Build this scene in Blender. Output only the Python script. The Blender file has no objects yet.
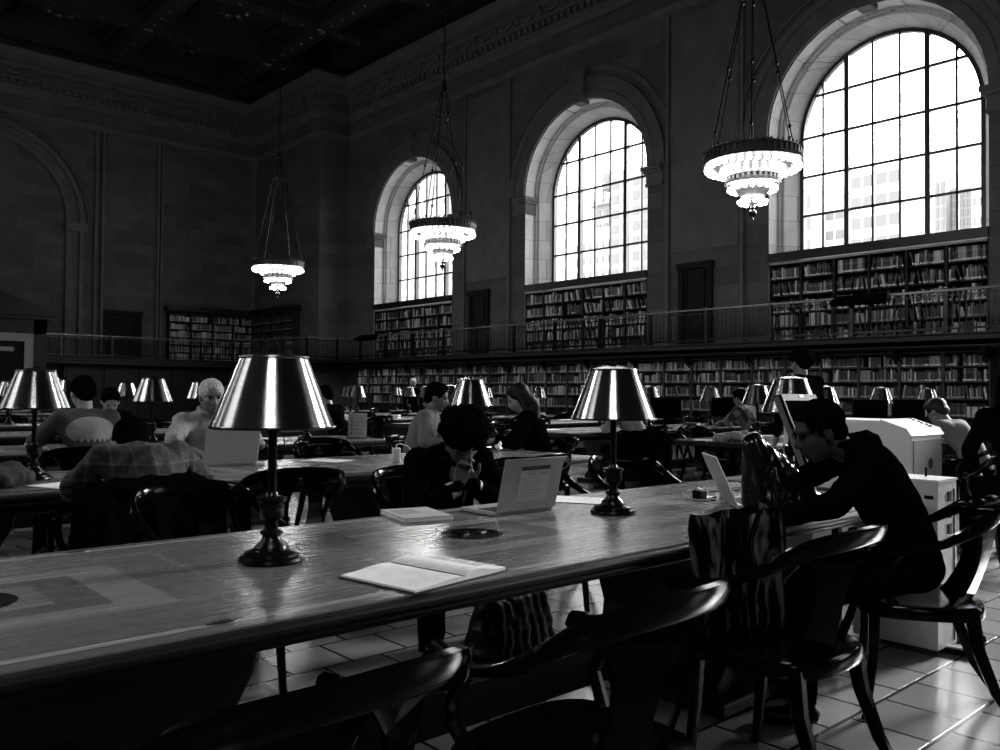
import bpy, bmesh, math, random
from mathutils import Vector, Matrix, Euler, noise
C = bpy.context.scene.collection
PI = math.pi
SKY_W, SKY_E, EXPO = 2.2, 3.2, 1.1
V = Vector
R = math.radians
rnd = random.Random(7)

# ------------------------------------------------------------------ materials
def nmat(name):
    m = bpy.data.materials.new(name); m.use_nodes = True
    nt = m.node_tree; nt.nodes.clear()
    out = nt.nodes.new('ShaderNodeOutputMaterial')
    b = nt.nodes.new('ShaderNodeBsdfPrincipled')
    nt.links.new(b.outputs[0], out.inputs[0])
    return m, nt, b, out

def mat(name, g, rough=.6, metal=0., spec=.5, var=0., scale=8., bump=0., bscale=40., stretch=(1, 1, 1), coat=0.):
    m, nt, b, out = nmat(name)
    b.inputs['Base Color'].default_value = (g, g, g, 1)
    b.inputs['Roughness'].default_value = rough
    b.inputs['Metallic'].default_value = metal
    b.inputs['Specular IOR Level'].default_value = spec
    b.inputs['Coat Weight'].default_value = coat
    b.inputs['Coat Roughness'].default_value = .15
    L = nt.links.new
    if var or bump:
        tc = nt.nodes.new('ShaderNodeTexCoord'); mp = nt.nodes.new('ShaderNodeMapping')
        mp.inputs['Scale'].default_value = stretch
        L(tc.outputs['Object'], mp.inputs[0])
    if var:
        n = nt.nodes.new('ShaderNodeTexNoise'); n.inputs['Scale'].default_value = scale; n.inputs['Detail'].default_value = 5
        L(mp.outputs[0], n.inputs[0])
        r = nt.nodes.new('ShaderNodeMapRange'); r.inputs[1].default_value = .3; r.inputs[2].default_value = .7
        r.inputs[3].default_value = g * (1 - var); r.inputs[4].default_value = g * (1 + var)
        L(n.outputs[0], r.inputs[0]); L(r.outputs[0], b.inputs['Base Color'])
    if bump:
        n2 = nt.nodes.new('ShaderNodeTexNoise'); n2.inputs['Scale'].default_value = bscale; n2.inputs['Detail'].default_value = 4
        L(mp.outputs[0], n2.inputs[0])
        bp = nt.nodes.new('ShaderNodeBump'); bp.inputs['Strength'].default_value = bump; bp.inputs['Distance'].default_value = .01
        L(n2.outputs[0], bp.inputs['Height']); L(bp.outputs[0], b.inputs['Normal'])
    return m

def math_node(nt, op, a, b=None, c=None):
    n = nt.nodes.new('ShaderNodeMath'); n.operation = op
    for i, v in enumerate((a, b, c)):
        if v is None: continue
        if isinstance(v, (int, float)): n.inputs[i].default_value = v
        else: nt.links.new(v, n.inputs[i])
    return n.outputs[0]

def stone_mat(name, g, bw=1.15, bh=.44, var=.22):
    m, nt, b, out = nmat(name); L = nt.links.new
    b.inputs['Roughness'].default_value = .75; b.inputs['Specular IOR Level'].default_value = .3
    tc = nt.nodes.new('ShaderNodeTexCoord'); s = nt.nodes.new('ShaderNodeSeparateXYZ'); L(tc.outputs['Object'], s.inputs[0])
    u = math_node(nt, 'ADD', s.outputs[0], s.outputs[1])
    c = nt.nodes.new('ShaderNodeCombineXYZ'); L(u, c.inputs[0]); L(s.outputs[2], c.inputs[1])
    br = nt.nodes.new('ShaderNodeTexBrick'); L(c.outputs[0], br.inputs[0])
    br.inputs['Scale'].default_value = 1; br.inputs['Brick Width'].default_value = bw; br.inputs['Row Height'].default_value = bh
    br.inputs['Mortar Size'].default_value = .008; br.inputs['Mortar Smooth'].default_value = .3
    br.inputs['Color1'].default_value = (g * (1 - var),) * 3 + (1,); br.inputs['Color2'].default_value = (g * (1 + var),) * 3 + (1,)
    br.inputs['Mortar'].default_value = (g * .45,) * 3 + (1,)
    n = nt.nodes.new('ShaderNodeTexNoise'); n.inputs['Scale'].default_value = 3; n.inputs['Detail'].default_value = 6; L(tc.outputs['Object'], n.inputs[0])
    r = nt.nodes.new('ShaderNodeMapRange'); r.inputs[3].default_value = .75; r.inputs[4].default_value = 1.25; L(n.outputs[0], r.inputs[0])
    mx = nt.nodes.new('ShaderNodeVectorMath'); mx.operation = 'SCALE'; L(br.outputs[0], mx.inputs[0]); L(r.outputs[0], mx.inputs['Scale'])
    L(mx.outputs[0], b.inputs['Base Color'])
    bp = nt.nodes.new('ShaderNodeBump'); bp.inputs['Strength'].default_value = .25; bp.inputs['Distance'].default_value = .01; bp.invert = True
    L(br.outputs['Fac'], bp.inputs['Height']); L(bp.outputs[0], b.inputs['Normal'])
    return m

def floor_mat():
    m, nt, b, out = nmat('terracotta floor tiles'); L = nt.links.new
    b.inputs['Roughness'].default_value = .3; b.inputs['Specular IOR Level'].default_value = .5; b.inputs['IOR'].default_value = 2.0
    tc = nt.nodes.new('ShaderNodeTexCoord'); mp = nt.nodes.new('ShaderNodeMapping'); L(tc.outputs['Object'], mp.inputs[0])
    mp.inputs['Rotation'].default_value = (0, 0, R(0))
    br = nt.nodes.new('ShaderNodeTexBrick'); L(mp.outputs[0], br.inputs[0]); br.offset = .5
    br.inputs['Scale'].default_value = 1; br.inputs['Brick Width'].default_value = .31; br.inputs['Row Height'].default_value = .31
    br.inputs['Mortar Size'].default_value = .009; br.inputs['Mortar Smooth'].default_value = .2
    br.inputs['Color1'].default_value = (.17,) * 3 + (1,); br.inputs['Color2'].default_value = (.27,) * 3 + (1,); br.inputs['Mortar'].default_value = (.02,) * 3 + (1,)
    n = nt.nodes.new('ShaderNodeTexNoise'); n.inputs['Scale'].default_value = 2; n.inputs['Detail'].default_value = 2; L(tc.outputs['Object'], n.inputs[0])
    r = nt.nodes.new('ShaderNodeMapRange'); r.inputs[3].default_value = .16; r.inputs[4].default_value = .26; L(n.outputs[0], r.inputs[0]); L(r.outputs[0], b.inputs['Roughness'])
    L(br.outputs[0], b.inputs['Base Color'])
    h = math_node(nt, 'MULTIPLY', br.outputs['Fac'], -1.0); h2 = math_node(nt, 'MULTIPLY_ADD', n.outputs[0], .0, h)
    bp = nt.nodes.new('ShaderNodeBump'); bp.inputs['Strength'].default_value = .35; bp.inputs['Distance'].default_value = .004
    L(h2, bp.inputs['Height']); L(bp.outputs[0], b.inputs['Normal'])
    return m

def table_mat(g=.15, rough=.25):
    """planked wood top with nested rectangle inlays between the lamps and a pale stringing line round the edge"""
    m, nt, b, out = nmat('inlaid table wood'); L = nt.links.new
    tc = nt.nodes.new('ShaderNodeTexCoord'); s = nt.nodes.new('ShaderNodeSeparateXYZ'); L(tc.outputs['Object'], s.inputs[0])
    x, y = s.outputs[0], s.outputs[1]
    # rectangles repeat every 1.58 m along the table, object x = 0 at a lamp
    fx = math_node(nt, 'ABSOLUTE', math_node(nt, 'SUBTRACT', math_node(nt, 'MODULO', math_node(nt, 'ADD', x, 15.8 + .395 * 0), 1.58), .79))
    ay = math_node(nt, 'ABSOLUTE', y)
    d = math_node(nt, 'MAXIMUM', math_node(nt, 'MULTIPLY', fx, .85), math_node(nt, 'MULTIPLY', ay, 1.25))
    cr = nt.nodes.new('ShaderNodeValToRGB'); cr.color_ramp.interpolation = 'CONSTANT'
    els = [(0, .35), (.07, .95), (.145, .65), (.235, 1.25), (.34, .8), (.47, 1.05), (.485, .75)]
    while len(cr.color_ramp.elements) < len(els): cr.color_ramp.elements.new(.5)
    for e, (p, v) in zip(cr.color_ramp.elements, els): e.position = p; e.color = (v, v, v, 1)
    L(d, cr.inputs[0])
    # stringing line along the long edges
    e1 = math_node(nt, 'GREATER_THAN', ay, .505); e2 = math_node(nt, 'LESS_THAN', ay, .533)
    line = math_node(nt, 'MULTIPLY', e1, e2)
    de = math_node(nt, 'ABSOLUTE', math_node(nt, 'SUBTRACT', math_node(nt, 'ABSOLUTE', math_node(nt, 'SUBTRACT', ay, .519)), .0165))
    dark = math_node(nt, 'LESS_THAN', de, .0022)
    # grain: planks across / along depending on the band
    w = nt.nodes.new('ShaderNodeTexNoise'); w.inputs['Scale'].default_value = 6; w.inputs['Detail'].default_value = 8
    mp = nt.nodes.new('ShaderNodeMapping'); mp.inputs['Scale'].default_value = (.6, 9, 1); L(tc.outputs['Object'], mp.inputs[0]); L(mp.outputs[0], w.inputs[0])
    br = nt.nodes.new('ShaderNodeTexBrick'); L(tc.outputs['Object'], br.inputs[0])
    br.inputs['Scale'].default_value = 1; br.inputs['Brick Width'].default_value = .55; br.inputs['Row Height'].default_value = .075
    br.inputs['Mortar Size'].default_value = .0006
    br.inputs['Color1'].default_value = (.93,) * 3 + (1,); br.inputs['Color2'].default_value = (1.06,) * 3 + (1,); br.inputs['Mortar'].default_value = (.5,) * 3 + (1,)
    gr = nt.nodes.new('ShaderNodeMapRange'); gr.inputs[1].default_value = .25; gr.inputs[2].default_value = .75; gr.inputs[3].default_value = .92; gr.inputs[4].default_value = 1.08; L(w.outputs[0], gr.inputs[0])
    v = math_node(nt, 'MULTIPLY', math_node(nt, 'MULTIPLY', cr.outputs[0], br.outputs[0]), gr.outputs[0])
    v = math_node(nt, 'ADD', v, math_node(nt, 'MULTIPLY', line, 1.0))
    v = math_node(nt, 'MULTIPLY', v, math_node(nt, 'SUBTRACT', 1.0, math_node(nt, 'MULTIPLY', dark, .8)))
    v = math_node(nt, 'MULTIPLY', v, g)
    cc = nt.nodes.new('ShaderNodeCombineColor')
    for i in range(3): L(v, cc.inputs[i])
    L(cc.outputs[0], b.inputs['Base Color'])
    rr = nt.nodes.new('ShaderNodeMapRange'); rr.inputs[3].default_value = rough - .08; rr.inputs[4].default_value = rough + .1; L(w.outputs[0], rr.inputs[0]); L(rr.outputs[0], b.inputs['Roughness'])
    b.inputs['Specular IOR Level'].default_value = .45
    n3 = nt.nodes.new('ShaderNodeTexNoise'); n3.inputs['Scale'].default_value = 70; n3.inputs['Detail'].default_value = 3; L(tc.outputs['Object'], n3.inputs[0])
    bp = nt.nodes.new('ShaderNodeBump'); bp.inputs['Strength'].default_value = .05; bp.inputs['Distance'].default_value = .002
    L(n3.outputs[0], bp.inputs['Height']); L(bp.outputs[0], b.inputs['Normal'])
    return m

def glass_mat():
    m = bpy.data.materials.new('window glass'); m.use_nodes = True; nt = m.node_tree; nt.nodes.clear()
    o = nt.nodes.new('ShaderNodeOutputMaterial'); t = nt.nodes.new('ShaderNodeBsdfTransparent'); t.inputs[0].default_value = (.95, .95, .95, 1)
    g = nt.nodes.new('ShaderNodeBsdfGlossy'); g.inputs['Roughness'].default_value = .05
    mx = nt.nodes.new('ShaderNodeMixShader'); mx.inputs[0].default_value = .05
    nt.links.new(t.outputs[0], mx.inputs[1]); nt.links.new(g.outputs[0], mx.inputs[2]); nt.links.new(mx.outputs[0], o.inputs[0])
    return m

def emit_mat(name, s):
    m = bpy.data.materials.new(name); m.use_nodes = True; nt = m.node_tree; nt.nodes.clear()
    o = nt.nodes.new('ShaderNodeOutputMaterial'); e = nt.nodes.new('ShaderNodeEmission'); e.inputs[1].default_value = s
    nt.links.new(e.outputs[0], o.inputs[0]); return m

def shade_mat(name='brushed metal lamp shade', g=.36, rough=.2, an=.85):
    m, nt, b, out = nmat(name); L = nt.links.new
    b.inputs['Base Color'].default_value = (g, g, g, 1); b.inputs['Metallic'].default_value = 1
    b.inputs['Roughness'].default_value = rough; b.inputs['Anisotropic'].default_value = an; b.inputs['Anisotropic Rotation'].default_value = .25
    t = nt.nodes.new('ShaderNodeTangent'); t.direction_type = 'RADIAL'; t.axis = 'Z'; L(t.outputs[0], b.inputs['Tangent'])
    tc = nt.nodes.new('ShaderNodeTexCoord'); mp = nt.nodes.new('ShaderNodeMapping'); mp.inputs['Scale'].default_value = (4, 4, 220); L(tc.outputs['Object'], mp.inputs[0])
    n = nt.nodes.new('ShaderNodeTexNoise'); n.inputs['Scale'].default_value = 1; L(mp.outputs[0], n.inputs[0])
    r = nt.nodes.new('ShaderNodeMapRange'); r.inputs[3].default_value = g * .8; r.inputs[4].default_value = g * 1.2; L(n.outputs[0], r.inputs[0]); L(r.outputs[0], b.inputs['Base Color'])
    return m

def book_mat(name, g, label=True):
    m, nt, b, out = nmat(name); L = nt.links.new
    b.inputs['Roughness'].default_value = .55
    tc = nt.nodes.new('ShaderNodeTexCoord'); s = nt.nodes.new('ShaderNodeSeparateXYZ'); L(tc.outputs['Generated'], s.inputs[0])
    z = s.outputs[2]
    if label:
        a = math_node(nt, 'MULTIPLY', math_node(nt, 'GREATER_THAN', z, .06), math_node(nt, 'LESS_THAN', z, .19))
        tt = math_node(nt, 'MULTIPLY', math_node(nt, 'GREATER_THAN', z, .62), math_node(nt, 'LESS_THAN', z, .8))
        v = math_node(nt, 'ADD', g, math_node(nt, 'MULTIPLY', a, max(.0, .6 - g)))
        v = math_node(nt, 'ADD', v, math_node(nt, 'MULTIPLY', tt, .06))
        cc = nt.nodes.new('ShaderNodeCombineColor')
        for i in range(3): L(v, cc.inputs[i])
        L(cc.outputs[0], b.inputs['Base Color'])
    else: b.inputs['Base Color'].default_value = (g, g, g, 1)
    return m

M = dict(
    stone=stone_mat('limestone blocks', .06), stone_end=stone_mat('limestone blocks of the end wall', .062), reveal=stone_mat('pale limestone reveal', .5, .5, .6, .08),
    mould=mat('carved limestone', .07, .8, var=.2, scale=2), floor=floor_mat(), table=table_mat(), 
    ceil=mat('dark painted ceiling', .008, .6, var=.4, scale=3), gilt=mat('dull gilt rosette', .12, .35, .8),
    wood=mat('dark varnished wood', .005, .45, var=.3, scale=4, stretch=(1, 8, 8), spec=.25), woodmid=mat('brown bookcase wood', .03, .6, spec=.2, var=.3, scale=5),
    chair=mat('near black bentwood', .0015, .11, spec=.09), dshelf=mat('dark oak', .012, .6, spec=.15, var=.3),  # dshelf is a dark oak tone of its own
    bronze=mat('dark bronze', .015, .25, .8, var=.3, scale=20), iron=mat('black iron', .006, .45), shade=shade_mat(), shadein=mat('white enamel shade lining', .5, .5),
    darkcap=mat('darkened brass cap', .12, .25, 1.), glass=glass_mat(), bulb=emit_mat('lit opal bulb', 26.), chmetal=mat('pierced gilt bronze', .035, .5, .3, var=.6, scale=30),
    white=mat('white enamel casing', .6, .4), white2=mat('off white plastic', .42, .4), panelgrey=mat('grey panel', .25, .5), plastic=mat('black plastic', .003, .5, spec=.04), screen=mat('switched off screen glass', .002, .5, spec=0.),
    silver=mat('silver laptop shell', .32, .38, .3), paper=mat('white paper', .88, .8), paperg=mat('grey printed paper', .35, .8), page=mat('cream book pages', .9, .8, var=.08, scale=20),
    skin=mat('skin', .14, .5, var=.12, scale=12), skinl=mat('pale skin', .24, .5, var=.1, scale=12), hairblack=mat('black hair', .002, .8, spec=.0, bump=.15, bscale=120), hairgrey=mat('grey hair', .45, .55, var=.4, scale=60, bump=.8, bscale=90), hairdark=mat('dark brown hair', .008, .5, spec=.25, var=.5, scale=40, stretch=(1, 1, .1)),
    blackcloth=mat('black cloth', .002, .95, spec=0., bump=.3, bscale=30), navy=mat('dark cloth', .005, .9, spec=.03, bump=.3, bscale=30), denim=mat('dark denim', .01, .85, bump=.3, bscale=60), greycloth=mat('grey shirt cloth', .22, .85, bump=.3, bscale=40, var=.1), palecloth=mat('pale shirt cloth', .12, .85, bump=.3, bscale=40),
    charcoal=mat('charcoal t-shirt cloth', .05, .9, bump=.2), leather=mat('black leather', .003, .4, spec=.15, bump=.4, bscale=50), gloss=mat('shiny black plastic film', .003, .16, spec=.6, bump=1., bscale=13),
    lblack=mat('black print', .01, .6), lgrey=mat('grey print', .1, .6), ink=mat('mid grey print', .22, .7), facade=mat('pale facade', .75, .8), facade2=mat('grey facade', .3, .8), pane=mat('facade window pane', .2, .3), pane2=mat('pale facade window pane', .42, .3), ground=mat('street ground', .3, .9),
    doorpaint=mat('panelled door wood', .008, .7, spec=.1, var=.2), pale_trim=mat('pale painted door casing', .2, .6), brass=mat('brass', .25, .3, 1.),
)
BT = [.008, .012, .02, .03, .05, .09, .16, .28, .45]
M['books'] = [book_mat('book cloth tone %s' % w, g) for w, g in zip('black,soot,charcoal,slate,dusk,grey,ash,linen,cream'.split(','), BT)]
M['booksd'] = [book_mat('plain book cloth %s' % w, g, False) for w, g in zip('black,soot,charcoal,slate,dusk,grey,ash,linen,cream'.split(','), BT)]

def plaid_mat():
    m, nt, b, out = nmat('plaid shirt cloth'); L = nt.links.new
    b.inputs['Roughness'].default_value = .85
    tc = nt.nodes.new('ShaderNodeTexCoord'); s = nt.nodes.new('ShaderNodeSeparateXYZ'); L(tc.outputs['Object'], s.inputs[0])
    st = lambda ax, fr, ph, th: math_node(nt, 'GREATER_THAN', math_node(nt, 'SINE', math_node(nt, 'MULTIPLY_ADD', s.outputs[ax], fr, ph)), th)
    v = math_node(nt, 'MULTIPLY_ADD', math_node(nt, 'MULTIPLY', st(0, 75, 0, -.1), st(2, 75, 1, -.1)), .014, .002)
    v = math_node(nt, 'MULTIPLY_ADD', st(0, 75, 1.6, .93), .022, v); v = math_node(nt, 'MULTIPLY_ADD', st(2, 75, 2.6, .93), .022, v)
    cc = nt.nodes.new('ShaderNodeCombineColor')
    for i in range(3): L(v, cc.inputs[i])
    L(cc.outputs[0], b.inputs['Base Color']); return m
def camo_mat():
    m, nt, b, out = nmat('mottled cloth'); L = nt.links.new
    b.inputs['Roughness'].default_value = .85
    tc = nt.nodes.new('ShaderNodeTexCoord'); n = nt.nodes.new('ShaderNodeTexVoronoi'); n.inputs['Scale'].default_value = 9; L(tc.outputs['Object'], n.inputs[0])
    s = nt.nodes.new('ShaderNodeSeparateColor'); L(n.outputs['Color'], s.inputs[0])
    v = math_node(nt, 'MULTIPLY_ADD', math_node(nt, 'GREATER_THAN', s.outputs[0], .6), .13, .015)
    cc = nt.nodes.new('ShaderNodeCombineColor')
    for i in range(3): L(v, cc.inputs[i])
    L(cc.outputs[0], b.inputs['Base Color']); return m
def picture_mat():
    m, nt, b, out = nmat('printed shopping bag'); L = nt.links.new
    b.inputs['Roughness'].default_value = .7; b.inputs['Specular IOR Level'].default_value = 0
    tc = nt.nodes.new('ShaderNodeTexCoord'); n = nt.nodes.new('ShaderNodeTexNoise'); n.inputs['Scale'].default_value = 9; n.inputs['Detail'].default_value = 6; n.inputs['Distortion'].default_value = 1.5
    mp = nt.nodes.new('ShaderNodeMapping'); mp.inputs['Scale'].default_value = (1, 1, .35); L(tc.outputs['Object'], mp.inputs[0]); L(mp.outputs[0], n.inputs[0])
    cr = nt.nodes.new('ShaderNodeValToRGB'); cr.color_ramp.elements[0].position = .5; cr.color_ramp.elements[0].color = (.002,) * 3 + (1,)
    cr.color_ramp.elements[1].position = .72; cr.color_ramp.elements[1].color = (.17,) * 3 + (1,); L(n.outputs[0], cr.inputs[0]); L(cr.outputs[0], b.inputs['Base Color'])
    return m
M['plaid'] = plaid_mat(); M['camo'] = camo_mat(); M['bagprint'] = picture_mat()

# ------------------------------------------------------------------ mesh builder
class MB:
    def __init__(s): s.bm = bmesh.new(); s.mi = 0
    def _add(s, vs, fs, T=None):
        vv = [s.bm.verts.new(T @ V(v) if T else V(v)) for v in vs]
        for f in fs:
            try: q = s.bm.faces.new([vv[i] for i in f]); q.material_index = s.mi
            except ValueError: pass
        return vv
    def m(s, i): s.mi = i; return s
    def box(s, c, d, rot=None, T=None):
        hx, hy, hz = d[0] / 2, d[1] / 2, d[2] / 2
        vs = [V((sx * hx, sy * hy, sz * hz)) for sz in (-1, 1) for sy in (-1, 1) for sx in (-1, 1)]
        X = Matrix.Translation(c)
        if rot is not None: X = X @ Euler(rot).to_matrix().to_4x4()
        if T: X = T @ X
        s._add([X @ v for v in vs], [(0, 2, 3, 1), (4, 5, 7, 6), (0, 1, 5, 4), (2, 6, 7, 3), (0, 4, 6, 2), (1, 3, 7, 5)]); return s
    def b2(s, x0, x1, y0, y1, z0, z1): return s.box(((x0 + x1) / 2, (y0 + y1) / 2, (z0 + z1) / 2), (abs(x1 - x0), abs(y1 - y0), abs(z1 - z0)))
    def rbox(s, c, d, r, rot=None, T=None, seg=3):
        """box with rounded vertical corners and small chamfered top/bottom"""
        hx, hy, hz = d[0] / 2, d[1] / 2, d[2] / 2; r = min(r, hx * .99, hy * .99); ch = min(r * .35, hz * .5)
        def ring(ins, z):
            o = []
            for (cx, cy, a0) in ((hx - r, hy - r, 0), (-hx + r, hy - r, 90), (-hx + r, -hy + r, 180), (hx - r, -hy + r, 270)):
                for k in range(seg + 1):
                    a = R(a0 + 90 * k / seg); o.append(V((cx + (r - ins) * math.cos(a), cy + (r - ins) * math.sin(a), z)))
            return o
        X = Matrix.Translation(c)
        if rot is not None: X = X @ Euler(rot).to_matrix().to_4x4()
        if T: X = T @ X
        rings = [ring(ch, -hz), ring(0, -hz + ch), ring(0, hz - ch), ring(ch, hz)]
        n = len(rings[0]); vs = [X @ v for rg in rings for v in rg]; fs = [tuple(range(n))[::-1], tuple(range(3 * n, 4 * n))]
        for j in range(3):
            for i in range(n): fs.append((j * n + i, j * n + (i + 1) % n, (j + 1) * n + (i + 1) % n, (j + 1) * n + i))
        s._add(vs, fs); return s
    def lathe(s, prof, c=(0, 0, 0), seg=24, T=None, cap=True):
        X = Matrix.Translation(c)
        if T: X = T @ X
        vs = []; fs = []
        for (r, z) in prof:
            for i in range(seg):
                a = 2 * PI * i / seg; vs.append(X @ V((r * math.cos(a), r * math.sin(a), z)))
        for j in range(len(prof) - 1):
            for i in range(seg): fs.append((j * seg + i, j * seg + (i + 1) % seg, (j + 1) * seg + (i + 1) % seg, (j + 1) * seg + i))
        if cap: fs += [tuple(range(seg))[::-1], tuple(range((len(prof) - 1) * seg, len(prof) * seg))]
        s._add(vs, fs); return s
    def tube(s, pts, rad, seg=8, T=None, flat=1.):
        pts = [V(p) for p in pts]; n = len(pts); rad = rad if isinstance(rad, (list, tuple)) else [rad] * n
        vs = []; fs = []; prev = None
        for i, p in enumerate(pts):
            t = (pts[min(i + 1, n - 1)] - pts[max(i - 1, 0)]).normalized()
            if prev is None: a = V((0, 0, 1)) if abs(t.z) < .9 else V((1, 0, 0)); prev = t.cross(a).normalized()
            u = (prev - t * prev.dot(t)).normalized(); w = t.cross(u); prev = u
            for k in range(seg):
                q = 2 * PI * k / seg; vs.append(p + u * math.cos(q) * rad[i] + w * math.sin(q) * rad[i] * flat)
        for j in range(n - 1):
            for k in range(seg): fs.append((j * seg + k, j * seg + (k + 1) % seg, (j + 1) * seg + (k + 1) % seg, (j + 1) * seg + k))
        fs += [tuple(range(seg))[::-1], tuple(range((n - 1) * seg, n * seg))]
        if T: vs = [T @ v for v in vs]
        s._add(vs, fs); return s
    def sweep(s, pts, ups, w, h, T=None):
        """rectangular section (w across, h along ups) swept along pts; w,h may be lists"""
        pts = [V(p) for p in pts]; n = len(pts)
        if not isinstance(w, (list, tuple)): w = [w] * n
        if not isinstance(h, (list, tuple)): h = [h] * n
        vs = []; fs = []
        for i, p in enumerate(pts):
            t = (pts[min(i + 1, n - 1)] - pts[max(i - 1, 0)]).normalized(); up = V(ups[i]) if isinstance(ups, list) else V(ups)
            u = t.cross(up).normalized(); up = u.cross(t).normalized()
            sec = [(-.5, -.3), (-.3, -.5), (.3, -.5), (.5, -.3), (.5, .3), (.3, .5), (-.3, .5), (-.5, .3)]
            for a, b in sec: vs.append(p + u * a * w[i] + up * b * h[i])
        for j in range(n - 1):
            for k in range(8): fs.append((j * 8 + k, j * 8 + (k + 1) % 8, (j + 1) * 8 + (k + 1) % 8, (j + 1) * 8 + k))
        fs += [tuple(range(8))[::-1], tuple(range((n - 1) * 8, n * 8))]
        if T: vs = [T @ v for v in vs]
        s._add(vs, fs); return s
    def prism(s, poly, f, t0, t1):
        """poly = list of (a,b); f(a,b,t)->point ; extruded from t0 to t1"""
        n = len(poly); vs = [f(a, b, t0) for a, b in poly] + [f(a, b, t1) for a, b in poly]
        s._add(vs, [tuple(range(n))[::-1], tuple(range(n, 2 * n))] + [(i, (i + 1) % n, n + (i + 1) % n, n + i) for i in range(n)]); return s
    def quad(s, *p): s._add(p, [tuple(range(len(p)))]); return s
    def sphere(s, c, r, sub=2, sc=(1, 1, 1), T=None):
        X = Matrix.Translation(c) @ Matrix.Diagonal((r * sc[0], r * sc[1], r * sc[2], 1))
        if T: X = T @ X
        g = bmesh.ops.create_icosphere(s.bm, subdivisions=sub, radius=1, matrix=X)
        for v in g['verts']:
            for f in v.link_faces: f.material_index = s.mi
        return s
    def build(s, name, mt, parent=None, smooth=False, loc=None, bevel=0):
        bmesh.ops.recalc_face_normals(s.bm, faces=s.bm.faces)
        me = bpy.data.meshes.new(name); s.bm.to_mesh(me); s.bm.free()
        for x in (mt if isinstance(mt, (list, tuple)) else [mt]): me.materials.append(x)
        if smooth:
            me.shade_smooth()
            if smooth != 'all': me.set_sharp_from_angle(angle=R(40))
        o = bpy.data.objects.new(name, me); C.objects.link(o)
        if parent: o.parent = parent
        if loc: o.location = loc
        if bevel:
            md = o.modifiers.new('bevel', 'BEVEL'); md.width = bevel; md.segments = 2; md.limit_method = 'ANGLE'
        return o

def tag(o, label=None, cat=None, group=None, kind=None):
    if label: o['label'] = label
    if cat: o['category'] = cat
    if group: o['group'] = group
    if kind: o['kind'] = kind
    return o
def empty(name, loc=(0, 0, 0), rz=0., label=None, cat=None, group=None):
    o = bpy.data.objects.new(name, None); C.objects.link(o); o.location = loc; o.rotation_euler = (0, 0, rz); o.empty_display_size = .1
    return tag(o, label, cat, group)
def copy_tree(o, parent=None):
    c = o.copy(); C.objects.link(c); c.parent = parent
    for ch in list(o.children): copy_tree(ch, c)
    return c
def place(o, loc, rz=0., label=None, group=None):
    o.location = loc; o.rotation_euler = (0, 0, rz)
    if label: o['label'] = label
    if group: o['group'] = group
    return o
class Proto:
    """first call hands out the original, later calls a copy"""
    def __init__(s, make): s.o = None; s.make = make
    def __call__(s):
        if s.o is None: s.o = s.make(); return s.o
        return copy_tree(s.o)
def S(o, label=None): return tag(o, label, None, None, 'structure')
# ------------------------------------------------------------------ the hall
XR, XL, YE, YB, PX, PY = 18.0, -6.0, 34.5, -13.0, 16.7, 29.0
WC = [-8.45, -.15, 8.15, 16.45, 24.75]           # window centres along the hall
WCL = [-8.45, 8.15, 16.45, 24.75]
SPR, RO, RG = 7.34, 2.36, 2.03
CEIL = 14.3

def arch_wall(name, P, u0, u1, cs, z0, top, mats):
    b = MB(); N = 20
    def q(a, c_, d, e): b.quad(*(P(*k) for k in (a, c_, d, e)))
    u = u0
    for c in cs:
        q((u, 0, 0), (c - RO, 0, 0), (c - RO, top, 0), (u, top, 0))
        q((c - RO, 0, 0), (c + RO, 0, 0), (c + RO, z0, 0), (c - RO, z0, 0))
        for k in range(N):
            a, a2 = PI - PI * k / N, PI - PI * (k + 1) / N
            p, p2 = (c + RO * math.cos(a), SPR + RO * math.sin(a)), (c + RO * math.cos(a2), SPR + RO * math.sin(a2))
            q((p[0], p[1], 0), (p2[0], p2[1], 0), (p2[0], top, 0), (p[0], top, 0))
        u = c + RO
    q((u, 0, 0), (u1, 0, 0), (u1, top, 0), (u, top, 0))
    b.mi = 1                                          # stepped, splayed reveals
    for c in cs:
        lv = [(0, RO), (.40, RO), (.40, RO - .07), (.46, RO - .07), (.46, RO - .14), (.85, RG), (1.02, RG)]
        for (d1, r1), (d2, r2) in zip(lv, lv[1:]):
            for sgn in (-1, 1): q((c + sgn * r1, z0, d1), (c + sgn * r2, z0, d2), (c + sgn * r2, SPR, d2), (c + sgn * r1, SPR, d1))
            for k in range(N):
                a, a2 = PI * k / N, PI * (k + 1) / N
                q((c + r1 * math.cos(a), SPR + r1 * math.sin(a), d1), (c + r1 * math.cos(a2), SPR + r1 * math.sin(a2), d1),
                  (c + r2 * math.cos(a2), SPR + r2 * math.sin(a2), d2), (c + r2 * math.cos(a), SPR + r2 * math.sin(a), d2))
    return S(b.build(name, mats))

PR = lambda u, z, d: (XR + d, u, z)
PL = lambda u, z, d: (XL - d, u, z)
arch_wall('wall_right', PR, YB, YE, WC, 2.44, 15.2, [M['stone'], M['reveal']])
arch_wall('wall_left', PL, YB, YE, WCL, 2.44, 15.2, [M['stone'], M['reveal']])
S(MB().quad((XL, YE, 0), (XR, YE, 0), (XR, YE, 15.2), (XL, YE, 15.2)).build('wall_end', M['stone_end']))
S(MB().quad((XL, YB, 0), (XR, YB, 0), (XR, YB, 15.2), (XL, YB, 15.2)).build('wall_rear', M['stone_end']))
S(MB().quad((XL - 1.1, YB, 0), (XR + 1.1, YB, 0), (XR + 1.1, YE, 0), (XL - 1.1, YE, 0)).build('floor', M['floor']))
S(MB().b2(PX, XR - .01, PY, YE - .01, 0, 15.2).build('wall_pier', M['stone']), 'stone pier filling the far corner of the hall')

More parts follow.
